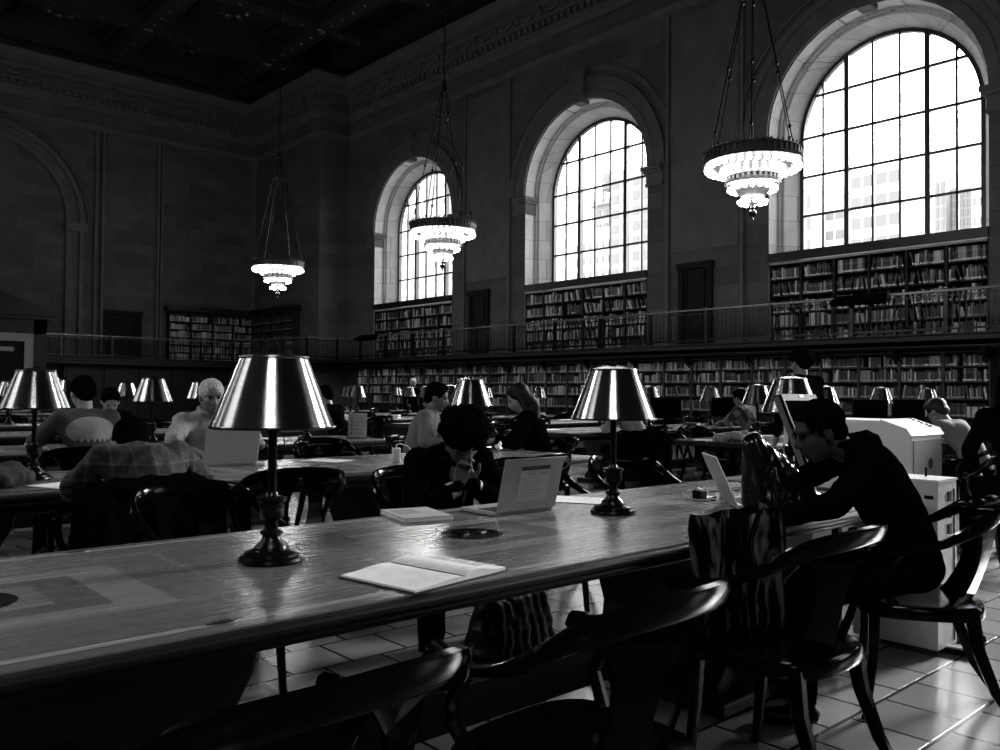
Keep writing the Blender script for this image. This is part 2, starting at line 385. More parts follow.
def ceiling():
    b = MB(); b.quad((XL, YB, 14.6), (XR, YB, 14.6), (XR, YE, 14.6), (XL, YE, 14.6))
    for k in range(13):
        y = YB + 2 + k * 4.15 - .3
        b.b2(XL, XR, y - .35, y + .35, 13.86, 14.6)
    for x in (-3, 1.5, 6, 10.5, 15): b.b2(x - .35, x + .35, YB, YE, 13.84, 14.6)
    for k in range(11):
        for x in (-3, 1.5, 6, 10.5):
            cy = YB + 2 + k * 4.15 - .3 + 2.07; cx = x + 2.25
            for w in (1.75, 1.3):
                t = .12
                z = 14.25 if w > 1.5 else 14.4
                b.b2(cx - w, cx + w, cy - w * .9, cy - w * .9 + t, z, z + .35); b.b2(cx - w, cx + w, cy + w * .9 - t, cy + w * .9, z, z + .35)
                b.b2(cx - w, cx - w + t, cy - w * .9, cy + w * .9, z, z + .35); b.b2(cx + w - t, cx + w, cy - w * .9, cy + w * .9, z, z + .35)
    for q in ((XL, XR, YE - .7, YE), (XR - .9, XR, YB, YE), (PX - .7, PX, PY - .7, YE), (PX - .7, XR, PY - .7, PY), (XL, XL + .9, YB, YE)): b.b2(*q, 13.8, 14.6)
    o = S(b.build('ceiling', M['ceil']))
    g = MB()
    for k in range(12):
        y = YB + 2 + k * 4.15 - .3
        for x in (-3, 1.5, 6, 10.5, 15):
            g.sphere((x, y, 13.84), .2, 2, (1, 1, .4))
            for j in range(5): g.sphere((x + .75 + j * .75, y, 13.86), .08, 1, (1, 1, .5)); g.sphere((x, y + .7 + j * .7, 13.84), .08, 1, (1, 1, .5))
        for x in (-.75, 3.75, 8.25, 12.75):
            for j in range(8): a = j * PI / 4; g.sphere((x + .5 * math.cos(a), y + 2.07 + .5 * math.sin(a), 14.55), .16, 1, (1, 1, .5))
    g.build('rosettes', M['gilt'], o)
ceiling()

def offs(path, d):
    """polyline moved to its left side by d, mitred"""
    o = []; n = len(path)
    for i, p in enumerate(path):
        ns = []
        for a, c in ((i - 1, i), (i, i + 1)):
            if 0 <= a and c < n:
                t = (V(path[c]) - V(path[a])).normalized(); ns.append(V((-t.y, t.x)))
        m_ = sum(ns, V((0, 0))); m_ = m_ / m_.length_squared * len(ns) if len(ns) > 1 else m_
        if len(ns) > 1: m_ = (ns[0] + ns[1]) / (1 + ns[0].dot(ns[1]))
        o.append(V(p) + m_ * d)
    return o
def mould(b, path, prof):
    rings = [[(q.x, q.y, z) for q in offs(path, d)] for d, z in prof]
    for r0, r1 in zip(rings, rings[1:]):
        for i in range(len(path) - 1): b.quad(r0[i], r0[i + 1], r1[i + 1], r1[i])
RUN = [(XR, YB), (XR, PY), (PX, PY), (PX, YE), (XL, YE), (XL, YB)]      # left side of this path is the inside of the hall
def cornice():
    b = MB()
    mould(b, RUN, [(0, 11.95), (.05, 11.95), (.07, 12.05), (.12, 12.1), (.12, 12.18), (.14, 12.2), (.14, 12.44), (.3, 12.46), (.32, 12.5), (.2, 12.52), (.2, 12.95), (.26, 13.0), (.52, 13.04), (.52, 13.16), (.6, 13.22), (.66, 13.4), (.66, 13.46), (.4, 13.6), (0, 14.0)])
    for a, c in zip(RUN, RUN[1:]):
        a, c = V(a), V(c); t = (c - a).normalized(); n = V((-t.y, t.x)); L_ = (c - a).length
        if a.x == XL: continue
        k = .15
        while k < L_:
            p = a + t * k + n * .21; b.box((p.x, p.y, 12.34), (.15, .14, .16) if abs(t.y) > .5 else (.13, .15, .16)); k += .26
        k = .5
        while k < L_ - .3:                            # swags of the frieze
            pts = []
            for j in range(7):
                s = j / 6; p = a + t * (k - .38 + .76 * s) + n * .24; pts.append((p.x, p.y, 12.88 - .2 * math.sin(PI * s)))
            b.tube(pts, [.03, .05, .07, .08, .07, .05, .03], 6)
            p = a + t * (k - .5) + n * .24; b.sphere((p.x, p.y, 12.78), .11, 1, (1, 1, 1.5)); k += 1.0
    S(b.build('trim_1', M['mould'], smooth=False), 'deep carved cornice with dentils and swags')
    b = MB(); mould(b, RUN, [(0, 11.2), (.05, 11.22), (.06, 11.3), (.12, 11.36), (.12, 11.42), (0, 11.46)])
    S(b.build('trim_2', M['mould']), 'narrow moulding below the cornice')
cornice()

def band_arc(b, P, c, zc, r0, r1, d, N=28, lo=None):
    """raised archivolt: profile across r0..r1, projecting d into the room, plus straight legs down to lo"""
    prof = [(r0, 0), (r0, -d * .6), (r0 + (r1 - r0) * .35, -d * .6), (r0 + (r1 - r0) * .4, -d * .35), (r0 + (r1 - r0) * .7, -d * .35), (r0 + (r1 - r0) * .75, -d), (r1, -d), (r1, 0)]
    for (ra, da), (rb, db) in zip(prof, prof[1:]):
        for k in range(N):
            a, a2 = PI * k / N, PI * (k + 1) / N
            b.quad(P(c + ra * math.cos(a), zc + ra * math.sin(a), da), P(c + ra * math.cos(a2), zc + ra * math.sin(a2), da), P(c + rb * math.cos(a2), zc + rb * math.sin(a2), db), P(c + rb * math.cos(a), zc + rb * math.sin(a), db))
        if lo is not None:
            for s in (-1, 1): b.quad(P(c + s * ra, lo, da), P(c + s * ra, zc, da), P(c + s * rb, zc, db), P(c + s * rb, lo, db))
def wall_relief(name, P, cs, label):
    b = MB()
    def pb(u0, u1, z0, z1, d0, d1):
        p = [P(u, z, d) for z in (z0, z1) for d in (d0, d1) for u in (u0, u1)]
        b._add(p, [(0, 1, 3, 2), (4, 6, 7, 5), (0, 4, 5, 1), (2, 3, 7, 6), (0, 2, 6, 4), (1, 5, 7, 3)])
    for c in cs:
        band_arc(b, P, c, SPR, RO + .02, RO + .62, .12)
        band_arc(b, P, c, SPR, RO + .8, RO + .92, .06)
        # keystone
        p = [P(c + s * w, z, d) for z, w in ((SPR + RO - .12, .16), (SPR + RO + .85, .3)) for d in (.1, -.26) for s in (-1, 1)]
        b._add(p, [(0, 1, 3, 2), (4, 6, 7, 5), (0, 4, 5, 1), (2, 3, 7, 6), (0, 2, 6, 4), (1, 5, 7, 3)])
        for s in (-1, 1):                              # imposts: capital blocks wrapping the jamb
            for z0, z1, e in ((6.78, 6.86, .05), (6.86, 7.12, .03), (7.12, 7.2, .09), (7.2, 7.3, .14)):
                u = sorted((c + s * (RO - e), c + s * (RO + .5)))
                pb(u[0], u[1], z0, z1, .42, -e)
    for c in list(cs) + [cs[-1] + 8.3]:
        m_ = c - 4.15
        if m_ + 1 > PY: continue
        pb(m_ - 1.15, m_ - 1.05, 2.5, 11.2, .01, -.09); pb(m_ + 1.05, m_ + 1.15, 2.5, 11.2, .01, -.09)
        pb(m_ - 1.0, m_ + 1.0, 4.9, 11.0, .01, -.045)
    S(b.build(name, M['mould']), label)
wall_relief('trim_3', PR, WC, 'stone archivolts, keystones and imposts of the window wall')
wall_relief('trim_4', PL, WCL, 'stone archivolts of the opposite window wall')

def end_relief():
    b = MB(); P = lambda u, z, d: (u, YE + d, z)
    band_arc(b, P, 6.35, 7.6, 2.75, 3.35, .2, lo=0)
    band_arc(b, P, 6.35, 7.6, 3.5, 3.62, .1)
    for s in (-1, 1):
        b.b2(6.35 + s * 2.7, 6.35 + s * 3.45, YE - .28, YE, 7.2, 7.5)
    for x in (10.1, 10.35, 12.45, 12.6, 4.0): b.b2(x, x + .1, YE - .12, YE, 2.5, 11.2)
    b.b2(16.5, 16.7, YE - .06, YE, 2.5, 11.2)
    b.b2(6.05, 6.65, YE - .4, YE, 10.2, 11.2)
    S(b.build('trim_5', M['mould']), 'blind arch and pilaster strips of the end wall')
end_relief()

# windows -------------------------------------------------------------
def window_parts(P):
    def mk(b, u0, u1, z0, z1, d0, d1):
        p = [P(u, z, d) for z in (z0, z1) for d in (d0, d1) for u in (u0, u1)]
        b._add(p, [(0, 1, 3, 2), (4, 6, 7, 5), (0, 4, 5, 1), (2, 3, 7, 6), (0, 2, 6, 4), (1, 5, 7, 3)])
    zb = 4.62; b = MB(); N = 32
    pts = [(-RG, zb)] + [(RG * math.cos(PI - PI * k / N), SPR + RG * math.sin(PI - PI * k / N)) for k in range(N + 1)] + [(RG, zb)]
    inn = [(-RG + .09, zb)] + [((RG - .09) * math.cos(PI - PI * k / N), SPR + (RG - .09) * math.sin(PI - PI * k / N)) for k in range(N + 1)] + [(RG - .09, zb)]
    for i in range(len(pts) - 1):
        a, c, d, e = pts[i], pts[i + 1], inn[i + 1], inn[i]
        for dd in (.85, .97): b.quad(P(*a, dd), P(*c, dd), P(*d, dd), P(*e, dd))
        b.quad(P(*e, .85), P(*d, .85), P(*d, .97), P(*e, .97))
    mk(b, -RG, RG, zb - .05, zb + .07, .82, 1.0)
    g = MB()
    for u, w, dp in ((-.89, .11, .14), (.89, .11, .14), (-.3, .05, .06), (.3, .05, .06), (-1.47, .05, .06), (1.47, .05, .06)):
        mk(g, u - w / 2, u + w / 2, zb, SPR + math.sqrt((RG - .05) ** 2 - u * u), .91 - dp / 2, .91 + dp / 2)
    for z in (5.53, 6.46, 7.39, 8.35):
        h = RG - .05 if z < SPR else math.sqrt((RG - .05) ** 2 - (z - SPR) ** 2)
        mk(g, -h, h, z - .026, z + .026, .88, .94)
    gl = MB(); gl.quad(*[P(u, z, .93) for u, z in pts])
    return b, g, gl
wn = 0
for side, P0 in (('R', PR), ('L', PL)):
    for c in (WC if side == 'R' else WCL):
        wn += 1
        P = (lambda u, z, d, P0=P0, c=c: P0(u + c, z, d))
        f, g, gl = window_parts(P)
        w = S(f.build('window_%d' % wn, M['iron']), 'tall arched window with dark glazing bars')
        g.build('glazing_bars', M['iron'], w); gl.build('glass', M['glass'], w)
        x0, x1 = (XR - .07, XR + 1.02) if side == 'R' else (XL - 1.02, XL + .07)
        s = MB(); s.b2(x0, x1, c - RO + .002, c + RO - .002, 4.44, 4.56); s.b2(min(x0, x1) if side == 'R' else XL - .02, XR + .02 if side == 'R' else x1 - .03, c - RO + .002, c + RO - .002, 4.36, 4.44)
        s.build('window_sill', M['wood'], w)
        if side == 'L': S(MB().b2(XL - .3, XL - .02, c - RO, c + RO, 2.4, 4.44).build('window_apron', M['woodmid'], w))

# gallery ------------------------------------------------------------
GX, GZ = 16.9, 2.42
def gallery():
    b = MB()
    path = [(XR, YB), (XR, PY - .02), (PX, PY - .02), (PX, YE - 1.1), (XL, YE - 1.1)]
    G = [(GX, YB), (GX, PY - 1.1), (PX - 1.1, PY - 1.1), (PX - 1.1, YE - 1.1), (XL + 1.1, YE - 1.1)]
    mould(b, G, [(-.25, 2.16), (-.08, 2.16), (-.06, 2.2), (0, 2.22), (0, 2.3), (.03, 2.32), (.03, 2.4), (.06, 2.42), (.06, 2.45), (-.1, 2.45)])
    for x0, x1, y0, y1 in ((GX, XR, YB, PY - 1.1), (PX - 1.1, XR, PY - 1.1, PY), (PX - 1.1, PX, PY, YE), (XL, PX, YE - 1.1, YE)): b.b2(x0, x1 - .005, y0, y1 - .005, 2.2, GZ)
    y = 5.6 - .83 * 20
    while y < PY - 1.4:
        b.prism([(0, 2.2), (-.34, 2.2), (-.3, 2.08), (-.1, 1.98), (0, 1.85)], lambda a, z, t: (17.3 + a + .05, t, z), y - .05, y + .05); y += 1.66
    S(b.build('trim_6', M['wood']), 'timber gallery carried round the hall on brackets')
gallery()
bal_me = None
def railing(x0, y0, x1, y1, label, n_post, first=False):
    global bal_me
    a, c = V((x0, y0, 0)), V((x1, y1, 0)); L_ = (c - a).length; rz = math.atan2(y1 - y0, x1 - x0)
    r = empty('gallery_railing', (x0, y0, GZ + .03), rz, label, 'railing', 'railing runs along the gallery')
    MB().rbox((L_ / 2, 0, .80), (L_, .09, .05), .02).build('handrail', M['handrail'], r)
    MB().b2(0, L_, -.03, .03, .06, .1).build('bottom_rail', M['bronze'], r)
    MB().b2(0, L_, -.015, .015, .7, .72).build('upper_rail', M['bronze'], r)
    for k in range(n_post + (1 if first else 0)):
        x = L_ * (k + (0 if first else 1)) / n_post
        p = MB(); p.box((x, 0, .39), (.07, .07, .78)); p.box((x, 0, .06), (.11, .11, .1)); p.lathe([(.03, .78), (.05, .8), (.05, .83), (.02, .85)], (x, 0, .02), 8); p.build('post', M['bronze'], r)
    if bal_me is None:
        o = MB().lathe([(.008, .1), (.013, .16), (.009, .24), (.012, .4), (.009, .55), (.013, .64), (.008, .7)], (0, 0, 0), 6).build('baluster', M['bronze'], r); bal_me = o.data; o.location = (.06, 0, 0); k0 = 1
    else: k0 = 0
    n = int(L_ / .118)
    for k in range(k0, n):
        o = bpy.data.objects.new('baluster', bal_me); C.objects.link(o); o.parent = r; o.location = (.06 + k * .118, 0, 0)
M['handrail'] = mat('polished handrail', .09, .22, .3)
railing(GX, 4.35, GX, 9.82, 'gallery railing run in front of the bookcase under the largest arched window', 3, True)
railing(GX, 9.82, GX, 14.78, 'gallery railing run in front of the panelled door between the largest and the middle window', 3)
railing(GX, 14.78, GX, 19.78, 'gallery railing run in front of the bookcase under the middle arched window', 3)
railing(GX, 19.78, GX, 24.7, 'gallery railing run in front of the panelled door between the middle and the farthest window', 3)
railing(GX, 24.7, GX, PY - 1.1, 'gallery railing run beside the far jamb of the farthest window', 2)
railing(GX, PY - 1.1, PX - 1.1, PY - 1.1, 'short gallery railing run stepping out in front of the corner pier', 1)
railing(PX - 1.1, PY - 1.1, PX - 1.1, YE - 1.1, 'gallery railing run returning along the side of the corner pier', 3)
railing(PX - 1.1, YE - 1.1, 10.5, YE - 1.1, 'gallery railing run in front of the end wall bookcase', 3)
railing(10.5, YE - 1.1, 5.2, YE - 1.1, 'gallery railing run above the pedimented doorway of the end wall', 3)

# a low stepped box over the railing seen at two places
for y, l in ((7.75, 'dark slanted reading ledge hung on the railing under the largest window'), (25.6, 'dark slanted reading ledge hung on the railing under the farthest window')):
    t = MB(); t.prism([(-.12, .62), (-.34, .62), (-.38, .7), (-.1, .84), (.0, .84), (0, .78)], lambda a, z, s: (GX + a - .06, s, GZ + .03 + z), y - .5, y + .5)
    tag(t.build('reading_ledge', M['blackcloth']), l, 'ledge')

# panelled doors of the gallery
def pdoor(n, P, c, w, z0, z1, m1, label):
    f = MB()
    def bx(b, u0, u1, z0, z1, d0, d1):
        p = [P(u, z, d) for z in (z0, z1) for d in (d0, d1) for u in (u0, u1)]
        b._add(p, [(0, 1, 3, 2), (4, 6, 7, 5), (0, 4, 5, 1), (2, 3, 7, 6), (0, 2, 6, 4), (1, 5, 7, 3)])
    for s in (-1, 1): bx(f, c + s * w / 2 - .07, c + s * w / 2 + .07, z0, z1, 0, -.1)
    bx(f, c - w / 2 - .1, c + w / 2 + .1, z1 - .12, z1 + .04, 0, -.14)
    o = S(f.build('door_%d' % n, m1), label)
    d = MB(); bx(d, c - w / 2 + .05, c + w / 2 - .05, z0, z1 - .1, 0, -.04)
    for a, e in ((.08, .42), (.48, .93)):
        za, ze = z0 + (z1 - z0) * a, z0 + (z1 - z0) * e
        for (u0, u1, q0, q1) in ((-w / 2 + .15, w / 2 - .15, za, za + .04), (-w / 2 + .15, w / 2 - .15, ze - .04, ze), (-w / 2 + .15, -w / 2 + .19, za, ze), (w / 2 - .19, w / 2 - .15, za, ze)): bx(d, c + u0, c + u1, q0, q1, -.04, -.07)
    d.build('door_leaf', m1, o)
    k = MB(); k.sphere(P(c - w / 2 + .14, z0 + 1.0, -.09), .035); k.build('door_knob', M['brass'], o)
pdoor(1, PR, 12.53, .86, GZ, 4.55, M['doorpaint'], 'panelled gallery door beside the largest window')
pdoor(2, PR, 20.93, .86, GZ, 4.55, M['doorpaint'], 'panelled gallery door beside the middle window')
PE = lambda u, z, d: (u, YE + d, z)
pdoor(3, PE, 11.2, 1.3, GZ, 4.3, M['doorpaint'], 'panelled gallery door on the end wall')

def portal():
    b = MB(); y = YE - 1.7
    b.b2(4.3, 4.75, y, YE - .02, 0, 3.7); b.b2(7.7, 8.1, y, YE - .02, 0, 3.7); b.b2(4.3, 8.1, y, YE - .02, 3.18, 3.72)
    b.prism([(4.0, 3.8), (8.35, 3.8), (8.35, 3.92), (6.2, 4.75), (4.0, 3.92)], lambda a, z, t: (a, t, z), y - .25, YE - .02)
    b.b2(4.1, 8.25, y - .15, YE - .02, 3.68, 3.82)
    o = S(b.build('door_4', M['wood']), 'dark pedimented doorway in the end wall')
    f = MB(); f.b2(4.75, 7.7, y + .02, y + .1, 2.9, 3.2); f.b2(7.42, 7.7, y + .02, y + .1, 0, 2.9); f.b2(4.75, 5.05, y + .02, y + .1, 0, 2.9); f.build('door_casing', M['pale_trim'], o)
    d = MB(); d.b2(5.05, 7.42, y + .12, y + .16, 0, 2.9); d.build('door_leaf', M['doorpaint'], o)
    t = MB(); t.b2(5.3, 7.1, y + .08, y + .11, 2.55, 2.7); t.build('door_transom', M['ink'], o)
portal()
# panelling below the gallery on the end wall
p = MB(); x = 9.1
p.b2(9.0, PX - 1.0, YE - .5, YE - .02, 0, 2.2)
while x < 15.2:
    p.b2(x, x + .12, YE - .58, YE - .5, 0, 2.1); x += 1.3
S(p.build('trim_7', M['wood']), 'dark panelling under the end gallery')
tag(MB().b2(14.6, 14.9, YE - .06, YE, 4.85, 5.15).build('wall_speaker', M['mould']), 'small square box fixed on the end wall above the bookcase', 'wall box')

# ------------------------------------------------------------------ bookcases and books
BOOKS = []     # (matrix pieces) world pos, rz, tilt, thickness, height, depth, tone, label
TWO = [0, 0, 0, 1, 1, 2, 2, 3, 4, 5, 6, 7, 7, 8, 8]
def fill(org, rz, x0, x1, z, hmin, hmax, label, seed, dmax=.2, lean=.3, tones=None, gap=.12, setp=.3, tk=(.018, .05)):
    r = random.Random(seed); x = x0; T = Matrix.Translation(org) @ Matrix.Rotation(rz, 4, 'Z'); tones = tones or TWO
    while x < x1 - .03:
        if r.random() < gap * .35: x += r.uniform(.04, .2); continue
        if r.random() < setp:          # a set of equal volumes
            n = r.randint(4, 12); t = r.uniform(*tk); h = r.uniform(hmin, hmax); tn = r.choice(tones); tl = 0
        else: n = r.randint(1, 3); t = None; tn = None; tl = None
        if tl is None and r.random() < lean: tl = r.uniform(-.3, -.08) if r.random() < .7 else r.uniform(.05, .22)
        for _ in range(n):
            tt = t or r.uniform(*tk); hh = h if t else r.uniform(hmin, hmax); to = (tn if tn is not None and r.random() < .6 else r.choice(tones))
            ti = tl or 0
            wv = tt / max(.6, math.cos(ti)) + .0015
            if x + wv + abs(math.sin(ti)) * hh > x1: break
            bx_ = x + (hh * math.sin(abs(ti)) if ti < 0 else 0)
            BOOKS.append((T @ V((bx_ + tt / 2, .012 + r.uniform(0, .02), z + .0015 + abs(math.sin(ti)) * tt / 2)), rz, ti, tt, hh, min(dmax, hh * .72), to, label))
            x += wv
        if tl: x += abs(math.sin(tl)) * hmax * .9
def bookcase(name, label, group, org, rz, width, bays, shelves, z0, top, depth, hm, blabel, seed, m1, skip=(), **kw):
    o = empty(name, org, rz, label, 'bookcase', group)
    bw = width / bays
    MB().b2(0, width, depth - .02, depth, z0, top).build('back_panel', m1, o)
    for i in range(bays + 1):
        MB().b2(i * bw - .025 + (.025 if i == 0 else 0), i * bw + .025 - (.025 if i == bays else 0), -.015, depth - .02, z0, top).build('upright', m1, o)
    for j, z in enumerate(shelves):
        q = MB()
        for i in range(bays): q.b2(i * bw + .025, (i + 1) * bw - .025, 0, depth - .02, z - .022, z)
        q.build('shelf', m1, o)
    q = MB(); q.b2(0, width, -.03, depth, top - .05, top); q.build('top_board', m1, o)
    names = ['bottom', 'second', 'third', 'fourth', 'fifth', 'sixth', 'seventh']
    for i in range(bays):
        for j, z in enumerate(shelves):
            if (i, j) in skip: continue
            hmax = min(hm, ((shelves[j + 1] if j + 1 < len(shelves) else top - .03) - z) * .88)
            fill(org, rz, i * bw + .03, (i + 1) * bw - .03, z, hmax * .68, hmax, blabel % names[j] if '%' in blabel else blabel, seed * 1000 + i * 17 + j, **kw)
    return o
RZ = -PI / 2
for c, nm, bays in ((8.15, 'largest arched window', 6), (16.45, 'middle arched window', 6), (24.75, 'farthest arched window', 6)):
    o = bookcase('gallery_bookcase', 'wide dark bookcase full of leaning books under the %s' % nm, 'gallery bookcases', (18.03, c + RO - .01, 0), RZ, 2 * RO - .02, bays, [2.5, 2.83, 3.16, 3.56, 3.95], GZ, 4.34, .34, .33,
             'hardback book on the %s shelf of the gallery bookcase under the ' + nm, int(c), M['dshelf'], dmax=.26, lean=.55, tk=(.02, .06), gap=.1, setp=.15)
    MB().b2(.03, 2 * RO - .05, -.035, 0, 4.29, 4.335).build('lit_edge_strip', M['ink'], o)  # pale strip stands in for the lit edge along the bookcase top
k = 0
ORD = 'first second third fourth fifth sixth seventh eighth ninth tenth eleventh twelfth thirteenth fourteenth fifteenth sixteenth seventeenth eighteenth nineteenth twentieth twenty-first twenty-second twenty-third twenty-fourth twenty-fifth twenty-sixth twenty-seventh twenty-eighth twenty-ninth'.split()
y = 5.55 + .83
while y < 27.9:
    lb = '%s tall bookcase under the gallery, counted from the right end of the row' % ORD[k]
    bookcase('wall_bookcase', lb, 'bookcases under the gallery', (17.3, y, 0), RZ, .83, 1, [.12, .5, .86, 1.21, 1.54, 1.84], .02, 2.14, .3, .27,
             'hardback book on the %s shelf of the ' + ORD[k] + ' bookcase under the gallery', 100 + k, M['woodmid'], lean=.12, setp=.25, dmax=.2, tk=(.014, .04), skip=((0, 0), (0, 1)))
    k += 1; y += .83
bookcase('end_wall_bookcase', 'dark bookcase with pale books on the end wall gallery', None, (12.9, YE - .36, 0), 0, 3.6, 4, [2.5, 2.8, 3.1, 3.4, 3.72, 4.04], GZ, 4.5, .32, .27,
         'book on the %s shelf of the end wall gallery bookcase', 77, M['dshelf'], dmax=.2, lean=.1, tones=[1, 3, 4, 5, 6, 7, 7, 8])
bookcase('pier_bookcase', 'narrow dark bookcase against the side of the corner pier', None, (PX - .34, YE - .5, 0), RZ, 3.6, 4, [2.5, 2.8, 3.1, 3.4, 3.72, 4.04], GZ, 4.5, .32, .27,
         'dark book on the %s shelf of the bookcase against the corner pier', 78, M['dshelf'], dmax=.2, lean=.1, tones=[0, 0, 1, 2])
ff = MB(); ff.b2(12.8, 16.6, YE - .42, YE - .02, 4.5, 4.68); ff.b2(PX - .42, PX - .02, YE - 4.2, YE - .45, 4.5, 4.68); S(ff.build('trim_8', M['wood']), 'dark cornice above the end gallery bookcases')

# camera frame, used to find which books show largest
F_ = 846.; PITCH, ROLL, YAW = math.atan(17.5 / F_), R(.46), R(42.1)
EYE = V((0, 0, 1.26))
_f = V((math.sin(YAW), math.cos(YAW), 0)) * math.cos(PITCH) + V((0, 0, math.sin(PITCH)))
_r0 = V((math.cos(YAW), -math.sin(YAW), 0)); _u0 = _r0.cross(_f)
_r = _r0 * math.cos(ROLL) + _u0 * math.sin(ROLL); _u = _u0 * math.cos(ROLL) - _r0 * math.sin(ROLL)

def shown(bk):
    d = bk[0] + V((0, 0, bk[4] / 2)) - EYE; z = d.dot(_f)
    x, y = 500 + F_ * d.dot(_r) / z, 375 - F_ * d.dot(_u) / z
    if not (0 < x < 1000): return 0
    if bk[0].x > 17.9 and bk[0].z > 3.1:
        if (690 < x < 800 and y < 200): return 0
        return bk[3] * bk[4] / z / z
    if bk[0].z > 1.4 and bk[0].z < 2.3 and y < 385 and not (570 < x < 655) and not (765 < x < 840): return bk[3] * bk[4] / z / z
    return 0
score = sorted(range(len(BOOKS)), key=lambda i: -shown(BOOKS[i]))
solo = set(score[:300])
# unit book: rounded spine, boards and a recessed page block
def unit_book(tone):
    b = MB(); n = 5
    prof = [(-.5, 1.0)] + [(-.5 + i / n, .08 * (1 - math.sin(PI * i / n))) for i in range(n + 1)] + [(.5, 1.0), (.38, 1.0), (.38, .1), (-.38, .1), (-.38, 1.0)]
    b.prism(prof, lambda a, y, t: (a, y, t), 0, 1)
    b.mi = 1; b.b2(-.38, .38, .1, .93, .03, .97)
    o = b.build('book', [M['books'][tone], M['page']]); return o
protos = {}
for i in sorted(solo):
    p, rz, ti, tt, hh, dd, to, lab = BOOKS[i]
    if to in protos: o = protos[to].copy(); C.objects.link(o)
    else: o = unit_book(to); protos[to] = o
    o.location = p; o.rotation_euler = (Matrix.Rotation(rz, 4, 'Z') @ Matrix.Rotation(ti, 4, 'Y')).to_euler(); o.scale = (tt, dd, hh)
    tone = 'black black charcoal charcoal dark dark-grey grey pale cream'.split()[to]
    tag(o, lab.replace('hardback', tone + ' hardback').replace('book on', 'book on'), 'book', 'books on the ' + lab.split('on the ')[1])
rest = MB()
for i, bk in enumerate(BOOKS):
    if i in solo: continue
    p, rz, ti, tt, hh, dd, to, lab = bk
    T = Matrix.Translation(p) @ Matrix.Rotation(rz, 4, 'Z') @ Matrix.Rotation(ti, 4, 'Y')
    rest.mi = to; rest.box((0, dd / 2, hh / 2), (tt, dd, hh), T=T)
    if hh * 7 % .1 < .09 and p.x > 12: rest.mi = 7; rest.box((0, -.0005, hh * .12), (tt * .8, .002, hh * .12), T=T)
tag(rest.build('books', M['booksd']), 'the remaining rows of books filling the wall bookcases', 'books', None, 'stuff')
# ------------------------------------------------------------------ outside
def building(name, label, x, y0, y1, zt, depth, m1, rows, cols, zstep, wy, wz, zfirst=1.2, m2=None, cornice=.0):
    """block whose face towards the hall (-X) carries a grid of windows"""
    o = empty(name, (x, y0, -14), 0, label, 'building')
    MB().b2(0, depth, 0, y1 - y0, 0, zt + 14).build('wall', m1, o)
    W = y1 - y0
    for j in range(rows):
        w = MB(); z = zt + 14 - zfirst - j * zstep
        for i in range(cols):
            cy = W * (i + .5) / cols; w.b2(-.06, .1, cy - wy / 2, cy + wy / 2, z - wz, z)
        # every floor's band of windows is one part
        w.build('window_row', m2 or M['pane'], o)
    if cornice: MB().b2(-cornice, depth + cornice, -cornice, W + cornice, zt + 14 - .25, zt + 14 + .35).build('cornice', m1, o)
    return o
building('office_block', 'white office block with wide window bands outside the largest window', 70, 29.0, 33.3, 20.2, 14, M['facade'], 9, 4, 1.75, .86, .95, .5)
building('office_wing', 'lower white wing left of the banded office block', 71, 33.3, 36.0, 17.9, 14, M['facade'], 8, 3, 1.75, .7, .8, .5)
building('old_building', 'ornate old building at the left edge of the view through the largest window', 69, 36.1, 39.0, 19.8, 12, M['facade'], 6, 4, 1.9, .36, 1.1, 1.2, cornice=.35)
building('glass_tower', 'grey glass tower behind the thick bar of the largest window', 72, 23.7, 25.9, 17.9, 12, M['facade2'], 16, 7, .75, .24, .55, .3)
building('slab_tower', 'narrow striped slab beside the grey glass tower', 71, 25.95, 26.8, 18.6, 12, M['facade2'], 12, 2, 1.0, .2, .8, .3)
building('stone_tower', 'pale stone building with small paired windows at the right of the largest window', 69, 19.0, 23.4, 17.4, 12, M['facade'], 8, 10, 1.5, .2, .6, 1.2, cornice=.15)
building('pale_tower', 'tall pale tower rising behind the glass tower', 95, 30.0, 36.0, 27.4, 12, M['facade'], 18, 12, 1.4, .28, .7, 1.2, m2=M['pane2'])
building('left_tower', 'pale tower at the left of the view through the middle window', 70, 66.0, 70.5, 24.9, 12, M['facade'], 12, 5, 1.7, .4, .9, 1.0, m2=M['pane2'])
building('low_block', 'low block with strong cornice seen through the middle window', 71, 60.3, 65.9, 19.3, 12, M['facade'], 6, 6, 1.6, .4, .8, 1.2, cornice=.05)
building('right_tower', 'grey tower at the right of the view through the middle window', 70, 50.0, 59.8, 25.2, 12, M['facade2'], 14, 7, 1.6, .8, .9, 1.0)
building('cornice_block', 'dark topped building seen through the centre of the middle window', 72, 59.5, 63.8, 22.6, 12, M['facade2'], 8, 4, 1.5, .6, .8, .8, cornice=.6)
t = empty('water_tank', (72, 61.5, 22.9), 0, 'round dark water tank on legs on the roof seen through the middle window', 'water tank')
MB().lathe([(1.0, 1.0), (1.0, 2.6), (.1, 3.3)], (0, 0, 0), 16).build('tank', M['ink'], t)
for sx in (-.6, .6):
    for sy in (-.6, .6): MB().b2(sx - .08, sx + .08, sy - .08, sy + .08, -.3, 1.05).build('leg', M['ink'], t)
building('brick_tower', 'tall grey tower filling the right of the farthest window', 70, 84.0, 93.6, 31.5, 12, M['facade2'], 16, 5, 2.1, .55, 1.4, .8, m2=M['facade'])
building('far_tower', 'pale tower at the left of the farthest window', 74, 99.0, 106.0, 28.0, 12, M['facade'], 12, 6, 1.9, .5, 1.0, 1.0, m2=M['pane2'])
S(MB().quad((19.5, -60, -14), (400, -60, -14), (400, 400, -14), (19.5, 400, -14)).build('ground', M['ground']))

